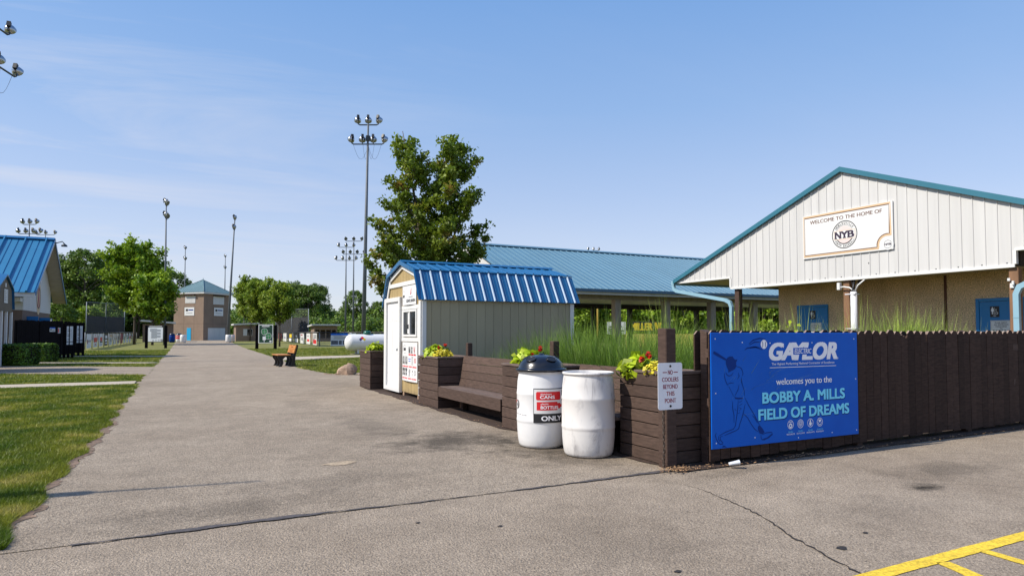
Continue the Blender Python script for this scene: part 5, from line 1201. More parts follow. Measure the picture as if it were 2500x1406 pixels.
def placard(p, q, z0, z1, label, kind, dn):
    p, q = Vector(p), Vector(q); w_ = (q - p).length; t_ = thing('fence_notice', (*((p + q) / 2), (z0 + z1) / 2), label, 'sign'); h_ = z1 - z0
    P = Print(plane_map((*p, z0), (*(q - p), 0), (*dn, 0))); P.rect(0, w_, 0, h_, .004, 0)
    if kind == 'tall':
        for k in range(8):
            if k % 3: P.rect(w_ * .12, w_ * .55, h_ * (.9 - k * .09), h_ * (.93 - k * .09), .008, 1)
        P.rect(w_ * .68, w_ * .72, h_ * .3, h_ * .85, .008, 1); P.rect(0, w_, h_ * .10, h_ * .2, .008, 2)
    elif kind == 'blue': P.rect(0, w_, h_ * .75, h_, .008, 3); P.rect(w_ * .1, w_ * .35, h_ * .3, h_ * .6, .008, 1); [P.rect(w_ * .45, w_ * .9, h_ * (.2 + .2 * k), h_ * (.28 + .2 * k), .008, 1) for k in range(2)]
    else: P.rect(w_ * .05, w_ * .3, h_ * .1, h_ * .9, .008, 4); [P.rect(w_ * .38, w_ * .9, h_ * (.15 + .2 * k), h_ * (.24 + .2 * k), .008, 2) for k in range(4)]
    P.build('print', [M['sign_white'], M['ink'], M['grey_ink'], M['sign_blue'], M['red']], t_)
fa, fb = Vector((-7.05, 39.45)), Vector((-5.48, 42.6)); dn = Vector((.895, -.446))
placard(fa.lerp(fb, .70), fa.lerp(fb, .82), 1.45, 1.68, 'small white and blue notice on the black board fence', 'blue', dn)
placard(fa.lerp(fb, .88), fa.lerp(fb, .96), 1.37, 1.66, 'small white and red notice on the black board fence', 'red', dn)
ga, gb = Vector((-5.46, 42.75)), Vector((-5.03, 43.1)); dg_ = Vector((.631, -.776))
placard(ga.lerp(gb, .25) + dg_ * .01, ga.lerp(gb, .85) + dg_ * .01, .75, 1.75, 'tall white rules notice on the near black gate panel', 'tall', dg_)
ga, gb = Vector((-5.47, 46.4)), Vector((-4.92, 46.65)); dg_ = Vector((.414, -.910))
placard(ga.lerp(gb, .3) + dg_ * .01, ga.lerp(gb, .8) + dg_ * .01, .8, 1.8, 'tall white rules notice on the far black gate panel', 'tall', dg_)

# ================================================================== SCORERS TOWER
tw_ = thing('scorers_tower', (4.2, 135.1, 0), 'square brown scorers tower with hipped teal roof at the end of the path', 'tower')
C0 = Vector((4.2, 130.4)); S_ = 6.75; H2 = 8.75; ul = Vector((-.7071, .7071)); ur = Vector((.7071, .7071))
q4 = [C0, C0 + ur * S_, C0 + (ur + ul) * S_, C0 + ul * S_]
b = B(); b.add([(*p_, 0) for p_ in q4] + [(*p_, H2) for p_ in q4], [(0, 1, 5, 4), (1, 2, 6, 5), (2, 3, 7, 6), (3, 0, 4, 7)]); wb = b.build('wall', M['block'], tw_)
ov = [C0 - (ur + ul) * .42, C0 + ur * (S_ + .42) - ul * .42, C0 + (ur + ul) * (S_ + .42), C0 + ul * (S_ + .42) - ur * .42]; ctr = C0 + (ur + ul) * S_ / 2
b = B(); b.add([(*p_, H2 - .02) for p_ in ov] + [(*ctr, 11.25)], [(0, 1, 4), (1, 2, 4), (2, 3, 4), (3, 0, 4)])
for i in range(4):        # ribs up each hip face
    a, c = ov[i], ov[(i + 1) % 4]; n_ = 16
    for k in range(1, n_):
        f_ = k / n_; p_ = a.lerp(c, f_); m_ = a.lerp(c, .5); sfrac = 1 - abs(2 * f_ - 1); tip = p_ + (ctr - m_) * sfrac; zt = H2 - .02 + (11.25 - H2) * sfrac
        b.tube([(*p_, H2 + .0), (*tip, zt + .02)], .035, 4, caps=False)
rf = b.build('roof', M['tower_roof'], tw_)
b = B()
for i in range(4): b.tube([(*ov[i], H2), (*ctr, 11.27)], .07, 5)
b.tube([(*ctr, 11.2), (*ctr, 11.6)], .05, 5); b.build('hip_cap', M['tower_roof'], rf)
b = B(); iv = [p_ + (ctr - p_).normalized() * .05 for p_ in ov]
b.add([(*p_, H2 - .32) for p_ in iv] + [(*p_, H2 - .03) for p_ in iv], [(0, 1, 5, 4), (1, 2, 6, 5), (2, 3, 7, 6), (3, 0, 4, 7), (3, 2, 1, 0)]); b.build('fascia', M['white_metal'], tw_)
nl, nr = Vector((-.7071, -.7071)), Vector((.7071, -.7071))
fl = lambda u, v, l_: Vector((*(C0 + ul * (S_ - u) + nl * l_), v)); fr_ = lambda u, v, l_: Vector((*(C0 + ur * u + nr * l_), v))
def onface(fn, u0, u1, z0, z1, name, m, par, d=.05, l0=.002):
    b = B(); b.hexa([fn(u0, z0, l0), fn(u1, z0, l0), fn(u1, z0, d), fn(u0, z0, d), fn(u0, z1, l0), fn(u1, z1, l0), fn(u1, z1, d), fn(u0, z1, d)]); return b.build(name, m, par)
w1_ = onface(fl, 2.6, 4.9, 6.75, 8.1, 'shuttered_window', M['white_metal'], tw_); w2_ = onface(fr_, 2.3, 5.0, 6.6, 8.1, 'shuttered_window', M['white_metal'], tw_)
onface(fl, 2.55, 4.95, 8.101, 8.25, 'awning', M['wood_dark'], w1_, .4); onface(fr_, 2.25, 5.05, 8.101, 8.25, 'awning', M['wood_dark'], w2_, .4)
onface(fl, 3.1, 4.0, 0, 2.25, 'door', M['cyan'], tw_); onface(fr_, 1.1, 5.4, 0, 2.25, 'garage_door', M['white_metal'], tw_)
b = B()
for fn in (fl, fr_):
    for u in (2.3, 4.6): b.hexa([fn(u, 0, .001), fn(u + .05, 0, .001), fn(u + .05, 0, .008), fn(u, 0, .008), fn(u, 6.6, .001), fn(u + .05, 6.6, .001), fn(u + .05, 6.6, .008), fn(u, 6.6, .008)])
    b.hexa([fn(0, 3.0, .001), fn(S_, 3.0, .001), fn(S_, 3.0, .0075), fn(0, 3.0, .0075), fn(0, 3.05, .001), fn(S_, 3.05, .001), fn(S_, 3.05, .0075), fn(0, 3.05, .0075)])
b.build('panel_joint', M['block_dark'], wb)
for fn, u0, u1, lab in ((fl, 2.5, 4.7, 'white sponsor board on the sunlit face of the scorers tower'), (fr_, 2.5, 4.8, 'white sponsor board on the shaded face of the scorers tower')):
    o_ = fn((u0 + u1) / 2, 5.4, .06); t_ = thing('sponsor_board', tuple(o_), lab, 'sign')
    P = Print(fn); P.rect(u0, u1, 4.5, 6.0, .06, 0); P.rect(u0 + .3, u0 + .8, 5.3, 5.7, .075, 2); P.rect(u0 + .9, u1 - .2, 5.42, 5.62, .075, 1); P.rect(u0 + .4, u1 - .4, 4.9, 5.0, .075, 3); P.build('print', [M['sign_white'], M['sign_navy'], M['ink'], M['grey_ink']], t_)

# ================================================================== DUGOUTS, BACKSTOPS, FIELD FENCES
def dugout(x0, x1, y0, y1, h, label, face='y-', par=0):
    t_ = thing('dugout', ((x0 + x1) / 2, (y0 + y1) / 2, 0), label, 'dugout')
    b = B(); b.box(x0, x0 + .2, y0, y1, 0, h); b.box(x1 - .2, x1, y0, y1, 0, h); b.box(x0 + .2, x1 - .2, y1 - .2, y1, 0, h); b.box(x0 + .2, x1 - .2, y0, y0 + .2, h - .55, h)
    b.box(x0 + .2, x1 - .2, y0, y0 + .15, 0, .5)
    for k in (1, 2, 3): xx = x0 + (x1 - x0) * k / 4; b.box(xx - .08, xx + .08, y0 + .01, y0 + .16, .5, h - .55)
    b.build('wall', M['block'], t_); b = B(); b.hexa([(x0 - .5, y0 - .7, h + .12), (x1 + .4, y0 - .7, h + .12), (x1 + .4, y1 + .3, h - .1), (x0 - .5, y1 + .3, h - .1), (x0 - .5, y0 - .7, h + .36), (x1 + .4, y0 - .7, h + .36), (x1 + .4, y1 + .3, h + .14), (x0 - .5, y1 + .3, h + .14)]); b.build('roof', M['white_metal'], t_)
    return t_
dugout(19.4, 23.0, 107, 110, 2.4, 'long open dugout with white roof edge behind the right ball field')
t_ = thing('field_hut', (10.0, 117, 0), 'small brown hut with pale roof edge and window right of the tower', 'hut')
b = B(); b.box(8.5, 11.6, 115, 119.5, 0, 2.6); b.build('wall', M['block'], t_); b = B(); b.hexa([(8.1, 114.4, 2.6), (12.0, 114.4, 2.8), (12.0, 120, 2.8), (8.1, 120, 2.6), (8.1, 114.4, 2.85), (12.0, 114.4, 3.05), (12.0, 120, 3.05), (8.1, 120, 2.85)]); b.build('roof', M['white_metal'], t_)
b = B(); b.box(9.6, 11.0, 114.95, 114.99, .9, 2.0); w_ = b.build('window', M['white_metal'], t_); b = B(); b.box(10.2, 10.95, 114.93, 114.949, .95, 1.95); b.build('pane', M['glass'], w_)
t_ = thing('field_hut', (-3.0, 118, 0), 'small brown hut with white roof edge left of the tower', 'hut')
b = B(); b.box(-4.6, -.5, 113, 118, 0, 2.7); b.build('wall', M['block_dark'], t_); b = B(); b.hexa([(-5, 112.4, 3.1), (-.2, 112.4, 2.75), (-.2, 118.5, 2.75), (-5, 118.5, 3.1), (-5, 112.4, 3.35), (-.2, 112.4, 3.0), (-.2, 118.5, 3.0), (-5, 118.5, 3.35)]); b.build('roof', M['white_metal'], t_)
cl_m = bpy.data.materials.new('chain_link_mesh'); cl_m.use_nodes = True; n, l = cl_m.node_tree.nodes, cl_m.node_tree.links
tr = n.new('ShaderNodeBsdfTransparent'); ms = n.new('ShaderNodeMixShader'); ms.inputs[0].default_value = .10; n['Principled BSDF'].inputs['Base Color'].default_value = (.25, .26, .27, 1)
l.new(tr.outputs[0], ms.inputs[1]); l.new(n['Principled BSDF'].outputs[0], ms.inputs[2]); l.new(ms.outputs[0], n['Material Output'].inputs['Surface'])
def chainfence(pts, h, label, step, cap=M['black'], dark=None, name='field_fence', r=.04, mesh=True):
    t_ = thing(name, (*pts[0], 0), label, 'fence'); b = B(); bm_ = B(); bc = B()
    for p, q in zip(pts, pts[1:]):
        p, q = Vector(p), Vector(q); n_ = max(1, round((q - p).length / step))
        for k in range(n_ + 1): a = p.lerp(q, k / n_); b.tube([(*a, 0), (*a, h)], r, 6)
        nv = Vector((-(q - p).y, (q - p).x)).normalized() * .006
        if mesh: bm_.add([(*p, .03), (*q, .03), (*q, h), (*p, h)], [(0, 1, 2, 3)])
        bc.tube([(*p, h), (*q, h)], .075 if cap is M['black'] else .035, 6)
        if dark: z0, z1 = dark; o = nv * 3; bm2 = B(); bm2.hexa([(*(p + o), z0), (*(q + o), z0), (*(q + o * 1.6), z0), (*(p + o * 1.6), z0), (*(p + o), z1), (*(q + o), z1), (*(q + o * 1.6), z1), (*(p + o * 1.6), z1)]); bm2.build('windscreen', M['mesh_black'], t_)
    b.build('posts', M['galv'], t_); bc.build('top_rail', cap, t_)
    if mesh: bm_.build('chain_link', cl_m, t_)
    return t_
LF = [(-6.6, 62.9), (-5.5, 116)]; chainfence(LF, 1.42, 'low black topped field fence with a long row of banners left of the path', 4.2)
chainfence([(16.2, 131), (13.25, 70.2)], 1.42, 'low field fence with black top pad and banners right of the path', 4.2)
chainfence([(13.25, 70.0), (40, 62)], 1.42, 'low field fence with black top pad running behind the propane tank', 4.2)
chainfence([(-12.1, 116.2), (-9.9, 119.6), (-7.6, 122.9)], 6.0, 'tall backstop fence with black windscreen on the left field', 4.05, cap=M['galv'], dark=(.3, 3.9), name='backstop', r=.07)
chainfence([(15.4, 121.2), (19.6, 113.4)], 5.4, 'tall backstop fence with black windscreen on the right field', 4.4, cap=M['galv'], dark=(.3, 4.0), name='backstop', r=.07)
chainfence([(-12.2, 66.5), (-9.6, 68)], 2.6, 'short high fence frame with pale rail left of the banner fence', 2.8, cap=M['galv'], dark=(.4, 2.0), name='backstop', r=.06)
# banners on the field fences
def banner(p, q, z0, z1, style, label, dn):
    p, q = Vector(p), Vector(q); w_ = (q - p).length; h_ = z1 - z0; t_ = thing('fence_banner', (*((p + q) / 2), (z0 + z1) / 2), label, 'banner', 'banners on the field fences')
    base, inks = style; P = Print(plane_map((*p, z0), (*(q - p), 0), (*dn, 0)))
    P.rect(0, w_, 0, h_, .05, 0)
    for (a, c, d, e, mi) in inks: P.rect(a * w_, c * w_, d * h_, e * h_, .065, mi)
    P.build('print', [M[base], M['red'], M['ink'], M['grey_ink'], M['sign_navy'], M['gold'], M['tan_ink'], M['maroon'], M['map_green'], M['print_white']], t_)
ST = [('alu', [(.1, .22, .3, .6, 7), (.3, .9, .42, .56, 3)], 'pale banner with a small grey word and red bar'), ('sign_white', [(.12, .9, .38, .72, 1), (.4, .6, .85, .92, 1), (.4, .6, .15, .25, 1)], 'white banner with a large red word'),
      ('alu', [(.25, .8, .42, .72, 1), (.2, .85, .3, .4, 2), (.15, .85, .12, .17, 3)], 'pale banner with a red house mark'), ('ink', [(.2, .8, .62, .85, 9), (.2, .8, .35, .5, 9), (.2, .8, .15, .25, 9)], 'black banner with white text blocks'),
      ('sign_white', [(.2, .9, .7, .92, 6), (.25, .75, .3, .6, 3)], 'white banner with a tan header'), ('sign_white', [(.1, .5, .1, .3, 9), (.4, .8, .45, .6, 6)], 'plain white banner with a faint mark'),
      ('sign_white', [(.3, .7, .4, .75, 2), (.2, .8, .15, .3, 7)], 'white banner with dark lettering and a maroon foot'), ('maroon', [(.15, .3, .1, .9, 7)], 'plain maroon banner'), ('sign_white', [(.3, .6, .3, .7, 8)], 'white banner with a green mark'), ('alu', [(.3, .8, .4, .6, 8), (.2, .8, .7, .8, 2)], 'grey banner with a small green mark'), ('sign_white', [(.3, .8, .4, .7, 1)], 'white banner with pale red text')]
d_ = (Vector(LF[1]) - Vector(LF[0])); u_ = d_.normalized(); nn_ = Vector((u_.y, -u_.x)); s0 = .4
for i, (base, inks, nm) in enumerate(ST):
    a = Vector(LF[0]) + u_ * s0; w_ = 2.7 if i < 6 else 2.5; banner(a, a + u_ * w_, .12, 1.30, (base, inks), nm + ' on the left field fence', nn_); s0 += w_ + 1.25
ST2 = [('sign_white', [(.15, .85, .55, .9, 3), (.1, .9, .1, .45, 1), (.2, .4, .2, .6, 2)], 'white banner with red and black scribble lettering'), ('sign_white', [(.2, .8, .25, .45, 1), (.2, .7, .7, .78, 3)], 'white banner with an orange red block'), ('sign_white', [(.15, .6, .78, .9, 7), (.25, .8, .3, .6, 3)], 'white banner with a maroon heading'),
       ('ink', [(.2, .9, .05, .45, 9), (.3, .7, .6, .8, 9)], 'black and white banner with a blue figure'), ('ink', [(.3, .9, .5, .9, 5), (.2, .8, .08, .42, 9)], 'black banner with yellow lettering above a white shape'), ('sign_white', [(.2, .8, .4, .5, 4)], 'plain white banner with a thin blue line'), ('red', [(.25, .75, .3, .4, 9), (.25, .75, .6, .7, 9)], 'plain red banner')]
p0, p1 = Vector((13.25, 70.2)), Vector((16.2, 131)); u_ = (p1 - p0).normalized(); nn_ = Vector((-u_.y, u_.x)); s0 = 1.5
for i, (base, inks, nm) in enumerate(ST2):
    a = p0 + u_ * s0; w_ = (3.1, 3.4, 3.8, 4.5, 5, 5.0, 5.5)[i]; banner(a + u_ * w_, a, .08, 1.32, (base, inks), nm + ' on the right field fence', nn_); s0 += w_ + (2.3 if i < 3 else 3.2)
a, c = Vector((14.3, 69.55)), Vector((16.75, 68.8)); u_ = (c - a).normalized(); t_ = thing('field_banner', (15.4, 69.2, .7), 'wide banner with blue heading and several dark photographs near the propane tank', 'banner')
P = Print(plane_map((*a, .05), (*u_, 0), (u_.y, -u_.x, 0))); W2 = (c - a).length; P.rect(0, W2, 0, 1.28, .05, 0); P.rect(0, W2 * .68, 1.08, 1.28, .06, 1); P.rect(.03, W2 * .67, .62, 1.06, .06, 2)
for k in range(3): P.rect(W2 * (.10 + .04 * (k % 2)), W2 * .62, .94 - k * .12, 1.0 - k * .12, .07, 4)
for x0_, x1_ in ((.02, .29), (.32, .44), (.47, .66)): P.rect(W2 * x0_, W2 * x1_, .12, .54, .06, 3)
P.rect(W2 * .72, W2 * .96, .55, 1.1, .06, 3); P.rect(W2 * .72, W2 * .96, .12, .45, .06, 5)
P.build('print', [M['alu'], M['sign_blue'], M['sign_white'], M['photo_dark'], M['grey_ink'], M['alu']], t_)
# boards on two posts
def twopost(pa, pb, ztop, z0, z1, label, name):
    pa, pb = Vector(pa), Vector(pb); t_ = thing(name, (*((pa + pb) / 2), 0), label, 'sign')
    for p_ in (pa, pb): b = B(); b.box(p_.x - .12, p_.x + .12, p_.y - .12, p_.y + .12, 0, ztop); b.build('post', M['wood_black'], t_)
    u_ = (pb - pa).normalized(); nn_ = Vector((u_.y, -u_.x)); return t_, plane_map((*(pa + u_ * .16 + nn_ * .10), z0), (*u_, 0), (*nn_, 0)), (pb - pa).length - .32, z1 - z0
t_, pm_, w_, h_ = twopost((-2.44, 67.6), (-.89, 66.8), 2.05, .55, 2.05, 'pale park rules board on two black posts left of the path', 'rules_board')
P = Print(pm_); P.rect(0, w_, 0, h_, .01, 1); P.rect(.05, w_ - .05, .05, h_ - .18, .02, 0); P.rect(.15, w_ - .15, h_ - .12, h_ - .06, .02, 3)
for k in range(13): P.rect(.2 + (.12 if k > 3 else 0), (w_ - .25) if k % 4 else w_ * .6, h_ - .32 - k * .068, h_ - .29 - k * .068, .03, 2)
for k in range(3): P.ring(w_ * .35 + k * w_ * .18, .17, .05, .075, .03, 2, 16)
P.disc(w_ - .15, .17, .11, .11, .03, 2, 20); P.build('print', [M['alu'], M['ink'], M['grey_ink'], M['sign_white']], t_)
t_, pm_, w_, h_ = twopost((6.1, 59.9), (7.5, 59.2), 2.05, .5, 2.1, 'dark green field map board on two black posts right of the path', 'map_board')
P = Print(pm_); P.rect(0, w_, 0, h_, .01, 3); P.rect(.07, w_ - .07, .07, h_ - .07, .02, 0); P.rect(.3, w_ - .3, h_ - .2, h_ - .12, .03, 3)
for cu, cv in ((w_ * .42, h_ * .62), (w_ * .68, h_ * .38)):
    P.disc(cu, cv, .27, .27, .028, 1, 24); P.ring(cu, cv, .26, .285, .036, 3, 24)
    for a_ in (0, 90): P.stroke([(cu - .25 * math.cos(R(a_ + 5)), cv - .25 * math.sin(R(a_ + 5))), (cu + .25 * math.cos(R(a_ + 5)), cv + .25 * math.sin(R(a_ + 5)))], .03, .036, 3)
P.rect(w_ * .30, w_ * .52, h_ * .17, h_ * .36, .036, 2); P.rect(w_ * .39, w_ * .43, h_ * .06, h_ * .17, .036, 2); P.disc(w_ - .2, .17, .10, .08, .036, 3)
P.build('print', [M['photo_green'], M['map_green'], M['alu'], M['sign_white']], t_)
# field boards and posts seen under the pavilion
t_ = thing('sponsor_scoreboard', (42.8, 53.3, 0), 'black outfield board with yellow block letters seen under the pavilion', 'sign')
vw = Vector((.89, -.455)); bo = Vector((41.2, 54.1)); up_ = plane_map((*bo, 1.55), (*vw, 0), (-.455, -.89, 0))
P = Print(up_); P.rect(-.1, 4.1, -.02, 1.0, 0, 0); P.text('MILLER', .03, 2.28, .08, .84, .02, 1, .05); P.text('NON', 2.5, 3.85, .08, .92, .02, 1, .05); P.build('board', [M['ink'], M['gold']], t_)
b = B()
for k in (0, 2.0, 4.0): p_ = bo + vw * k + Vector((.455, .89)) * .1; b.tube([(*p_, 0), (*p_, 2.5)], .06, 6)
b.build('post', M['galv'], t_)
t_ = thing('score_panel', (39.9, 54.8, 0), 'white score panel with black text blocks seen under the pavilion', 'sign')
bo = Vector((39.1, 55.2)); up_ = plane_map((*bo, 1.25), (*vw, 0), (-.455, -.89, 0)); P = Print(up_); P.rect(0, 1.9, 0, 1.25, 0, 0)
for (a_, c_, d_, e_) in ((.2, .7, .7, .82), (.9, 1.5, .75, .85), (.15, 1.2, .5, .58), (.2, .5, .3, .42), (.8, 1.7, .3, .4), (.2, 1.6, .1, .16)): P.rect(a_, c_, d_, e_, .02, 1)
P.build('panel', [M['sign_white'], M['ink']], t_); b = B(); p_ = bo + vw * .9 + Vector((.455, .89)) * .1; b.tube([(*p_, 0), (*p_, 1.2)], .06, 6); b.build('post', M['galv'], t_)
b = B(); b.tube([(35.4, 51.5, 0), (35.4, 51.5, 9)], .08, 8); tag(b.build('foul_pole', mat('yellow_pole_paint', (.62, .42, .10), .5)), 'yellow foul pole seen under the pavilion', 'pole')
b = B(); b.tube([(35.12, 51.64, 0), (35.1, 51.64, 9)], .06, 8); tag(b.build('flagpole', M['white_metal']), 'slim white pole next to the yellow foul pole', 'pole')
b = B(); a, c = Vector((38.2, 51.0)), Vector((46, 47)); nv = Vector((.455, .89)) * .12; b.hexa([(*a, 0), (*c, 0), (*(c + nv), 0), (*(a + nv), 0), (*a, 1.28), (*c, 1.28), (*(c + nv), 1.28), (*(a + nv), 1.28)]); tag(b.build('padded_wall', M['yellow_cap']), 'yellow padded outfield wall glimpsed between post and banner', 'wall')
b = B(); b.tube([(34.5, 32.9, 0), (34.5, 32.9, 2.3)], .09, 8); tag(b.build('marker_post', M['white_metal']), 'short white marker post beyond the pavilion beside the left porch post', 'post')
# distant drums by the tower
def fdrum(x, y, m, label, lid_=False):
    t_ = thing('trash_drum', (x, y, 0), label, 'drum', 'trash drums near the tower'); b = B(); s = 1.25
    b.lathe([(0, .01), (.26 * s, .02), (.30 * s, .25 * s), (.305 * s, .6 * s), (.28 * s, .88 * s), (.26 * s, .89 * s), (.25 * s, .8 * s), (0, .8 * s)], (x, y, 0), 20); b.build('body', m, t_)
    if lid_: b = B(); b.lathe([(.31 * s, .88 * s), (.31 * s, .92 * s), (.2 * s, 1.03 * s), (0, 1.06 * s)], (x, y, 0), 20); b.build('lid', M['navy'], t_)
    return t_
dpos = [(.75, 100, 'white_plastic', 'bare white drum left of the far path end', False), (.25, 101, 'white_plastic', 'white drum with dark lid and red marks left of the far path end', True), (-.6, 104, 'sign_navy', 'navy drum with dark lid by the left hut', True), (6.4, 99.5, 'white_plastic', 'white drum at the foot of the slender mast', False), (7.0, 101.5, 'pink_ink', 'pale pinkish drum behind the drum at the slender mast', False)]
for x, y, m, lab, ld in dpos:
    t_ = fdrum(x, y, M[m], lab, ld)
    if 'red marks' in lab:
        b = B(); b.lathe([(.392, .35), (.392, .55)], (x, y, .2), 20); b.lathe([(.392, .62), (.392, .8)], (x, y, .2), 20); b.build('red_band', M['red'], t_)
# ================================================================== VEGETATION
def leaf_cloud(C, size, rng, up=.35, wid=.62, jit=.35, out=None):
    """one bent leaf (4 corners) at every centre C (N,3)"""
    n_ = len(C); nr = rng.normal(size=(n_, 3)); nr[:, 2] += up * 2
    if out is not None: nr += out * 1.2
    nr /= np.linalg.norm(nr, axis=1)[:, None]; a = rng.normal(size=(n_, 3)); a -= (a * nr).sum(1)[:, None] * nr; a /= np.linalg.norm(a, axis=1)[:, None]; c = np.cross(nr, a)
    s = (size * (1 + jit * rng.uniform(-1, 1, n_)))[:, None]; V = np.empty((n_, 4, 3))
    V[:, 0] = C - a * s * .5; V[:, 1] = C + c * s * wid * .5 - a * s * .06 + nr * s * .08; V[:, 2] = C + a * s * .5 - nr * s * .10; V[:, 3] = C - c * s * wid * .5 - a * s * .06 + nr * s * .08
    return V.reshape(-1, 3), np.arange(n_ * 4).reshape(n_, 4)
def tree_meshes(kind, seed, h, prof, zb, nb, leaf, per, m_leaf, trunk_r, elev=(30, 58), sub=8, sig=.10, leaders=((0, 0),), twig=(.25, .6), shape=None):
    """trunk with limbs + leaves at twig ends; prof(z) = crown radius"""
    g = np.random.default_rng(seed); b = B(); C = []
    stems = []
    for k, (lx, ly) in enumerate(leaders):
        hh = h * (1 - .04 * k); pts = [Vector((lx * (f_ ** 1.5) + .03 * h * .2 * math.sin(5 * f_ + seed), ly * (f_ ** 1.5), hh * f_)) for f_ in np.linspace(0 if k == 0 else .3, 1, 9)]
        if k: pts[0] = Vector((0, 0, h * .3))
        b.tube(pts, list(np.linspace(trunk_r if k == 0 else trunk_r * .6, .012, 9)), 8); stems.append(pts)
    for i in range(nb):
        st = stems[i % len(stems)]; f_ = (i + .5) / nb; z0 = zb + (h * .93 - zb) * (f_ ** 1.05); st_h = st[-1].z
        p0 = None
        for q0, q1 in zip(st, st[1:]):
            if q0.z <= z0 <= q1.z: p0 = q0.lerp(q1, (z0 - q0.z) / max(1e-6, q1.z - q0.z))
        if p0 is None: continue
        az = i * 2.39996 + g.uniform(-.4, .4); el = R(g.uniform(*elev)); rad = prof(z0 + .5 * h * .1) * g.uniform(.66, 1.12)
        if shape: rad *= shape(az, z0)
        L = rad / max(.35, math.cos(el)); d = Vector((math.cos(az) * math.cos(el), math.sin(az) * math.cos(el), math.sin(el)))
        side = Vector((-math.sin(az), math.cos(az), 0)) * g.uniform(-.25, .25)
        P_ = [p0 + d * L * t_ + side * L * t_ * t_ + Vector((0, 0, -.10 * L * t_ * t_)) for t_ in np.linspace(0, 1, 6)]
        b.tube(P_, list(np.linspace(max(.014, trunk_r * .36 * (1 - f_ * .6)), .006, 6)), 5, caps=False)
        ns = max(3, int(sub * L / 2.0 + 2))
        for k in range(ns):
            t_ = .28 + .72 * (k + g.uniform(0, .9)) / ns; q = P_[min(5, int(t_ * 5))].lerp(P_[min(5, int(t_ * 5) + 1)], (t_ * 5) % 1)
            tl = g.uniform(*twig) * (1.1 - .5 * t_) ; dd = Vector(g.normal(size=3)); dd.z = abs(dd.z) * .6 + .1; dd += d * .6; dd.normalize(); e = q + dd * tl
            b.tube([q, e], [.006, .003], 3, caps=False)
            for f2 in (.5, 1.0):
                cc = q.lerp(e, f2); C.append(np.array(cc)[None, :] + g.normal(size=(per, 3)) * np.array([sig, sig, sig * .7]))
    C = np.concatenate(C); V, F = leaf_cloud(C, leaf, g)
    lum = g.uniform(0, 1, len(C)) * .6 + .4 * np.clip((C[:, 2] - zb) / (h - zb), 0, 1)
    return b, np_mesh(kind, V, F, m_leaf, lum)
def plant_tree(name, x, y, tb, cm, label, group=None, rz=0.0, cat='tree', s=1.0, proto={}):
    t_ = thing(name, (x, y, 0), label, cat, group, rz); t_.scale = (s, s, s)
    key = id(tb)
    if key not in proto: proto[key] = tb.build('trunk', M['bark'], t_, local=True)
    else: c_ = proto[key].copy(); col.objects.link(c_); c_.parent = t_
    link(cm, 'crown', t_); return t_
# the maple behind the shed
mprof = lambda z: float(np.interp(z, [1.5, 2.2, 3.2, 4.6, 6, 7.4, 8.3, 9], [1.75, 2.05, 2.0, 1.6, 1.3, .85, .5, .2]))
mshape = lambda az, z: (1.15 if (z < 3.2 and math.cos(az) < -.3) else .78 if (4.4 < z < 5.8 and math.cos(az) > .2) else .86 if math.cos(az) > .3 else 1.0)
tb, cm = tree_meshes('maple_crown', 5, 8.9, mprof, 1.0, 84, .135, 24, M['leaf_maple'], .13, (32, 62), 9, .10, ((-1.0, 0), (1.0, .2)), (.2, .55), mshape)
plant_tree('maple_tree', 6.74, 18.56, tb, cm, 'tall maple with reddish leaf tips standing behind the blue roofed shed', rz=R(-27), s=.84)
# maples along the path
p1_ = lambda z: float(np.interp(z, [2.5, 4, 6.5, 9, 11.5, 13], [2.6, 3.5, 3.6, 2.8, 1.5, .5]))
tb, cm = tree_meshes('crown', 11, 12.6, p1_, 2.4, 74, .38, 12, M['leaf_bright'], .19, (34, 64), 5, .26, ((-.3, 0), (1.0, .3), (-1.2, .2)), (.6, 1.3))
plant_tree('shade_tree', -4.4, 89.2, tb, cm, 'large bright green maple left of the path with slim trunk', 'young trees along the path', .4, s=.92)
p2_ = lambda z: float(np.interp(z, [2, 3.5, 5.5, 7.2, 8.2], [1.7, 2.2, 2.2, 1.5, .5]))
tb, cm = tree_meshes('crown', 12, 8.0, p2_, 1.9, 52, .34, 15, M['leaf_bright'], .14, (25, 55), 6, .25, ((0, 0), (.8, 0)), (.5, 1.0))
plant_tree('shade_tree', -2.45, 84.5, tb, cm, 'smaller bright green maple behind the rules board', 'young trees along the path', 1.4, s=.98)
p3_ = lambda z: float(np.interp(z, [1.8, 3, 5, 7.2, 9.0], [1.5, 2.1, 2.0, 1.3, .4]))
tb, cm = tree_meshes('crown', 13, 8.8, p3_, 1.9, 52, .32, 14, M['leaf_young'], .12, (40, 66), 6, .24, ((0, 0), (.8, .2)), (.45, .9))
plant_tree('shade_tree', 10.6, 114.6, tb, cm, 'tallest of the small maples right of the tower in front of the hut', 'young trees along the path', .3, s=1.12)
plant_tree('shade_tree', 9.9, 93.0, tb, cm, 'middle small maple directly above the green map board', 'young trees along the path', 2.5, s=.93)
tb, cm = tree_meshes('crown', 14, 6.3, lambda z: float(np.interp(z, [1.8, 2.6, 4, 5.4, 6.4], [1.1, 1.7, 1.6, .9, .3])), 1.9, 44, .24, 14, M['leaf_young'], .10, (30, 60), 6, .18, ((0, 0), (.5, 0)), (.35, .7))
plant_tree('shade_tree', 9.2, 69.5, tb, cm, 'nearest small maple with pale trunk beside the map board', 'young trees along the path', 1.0)
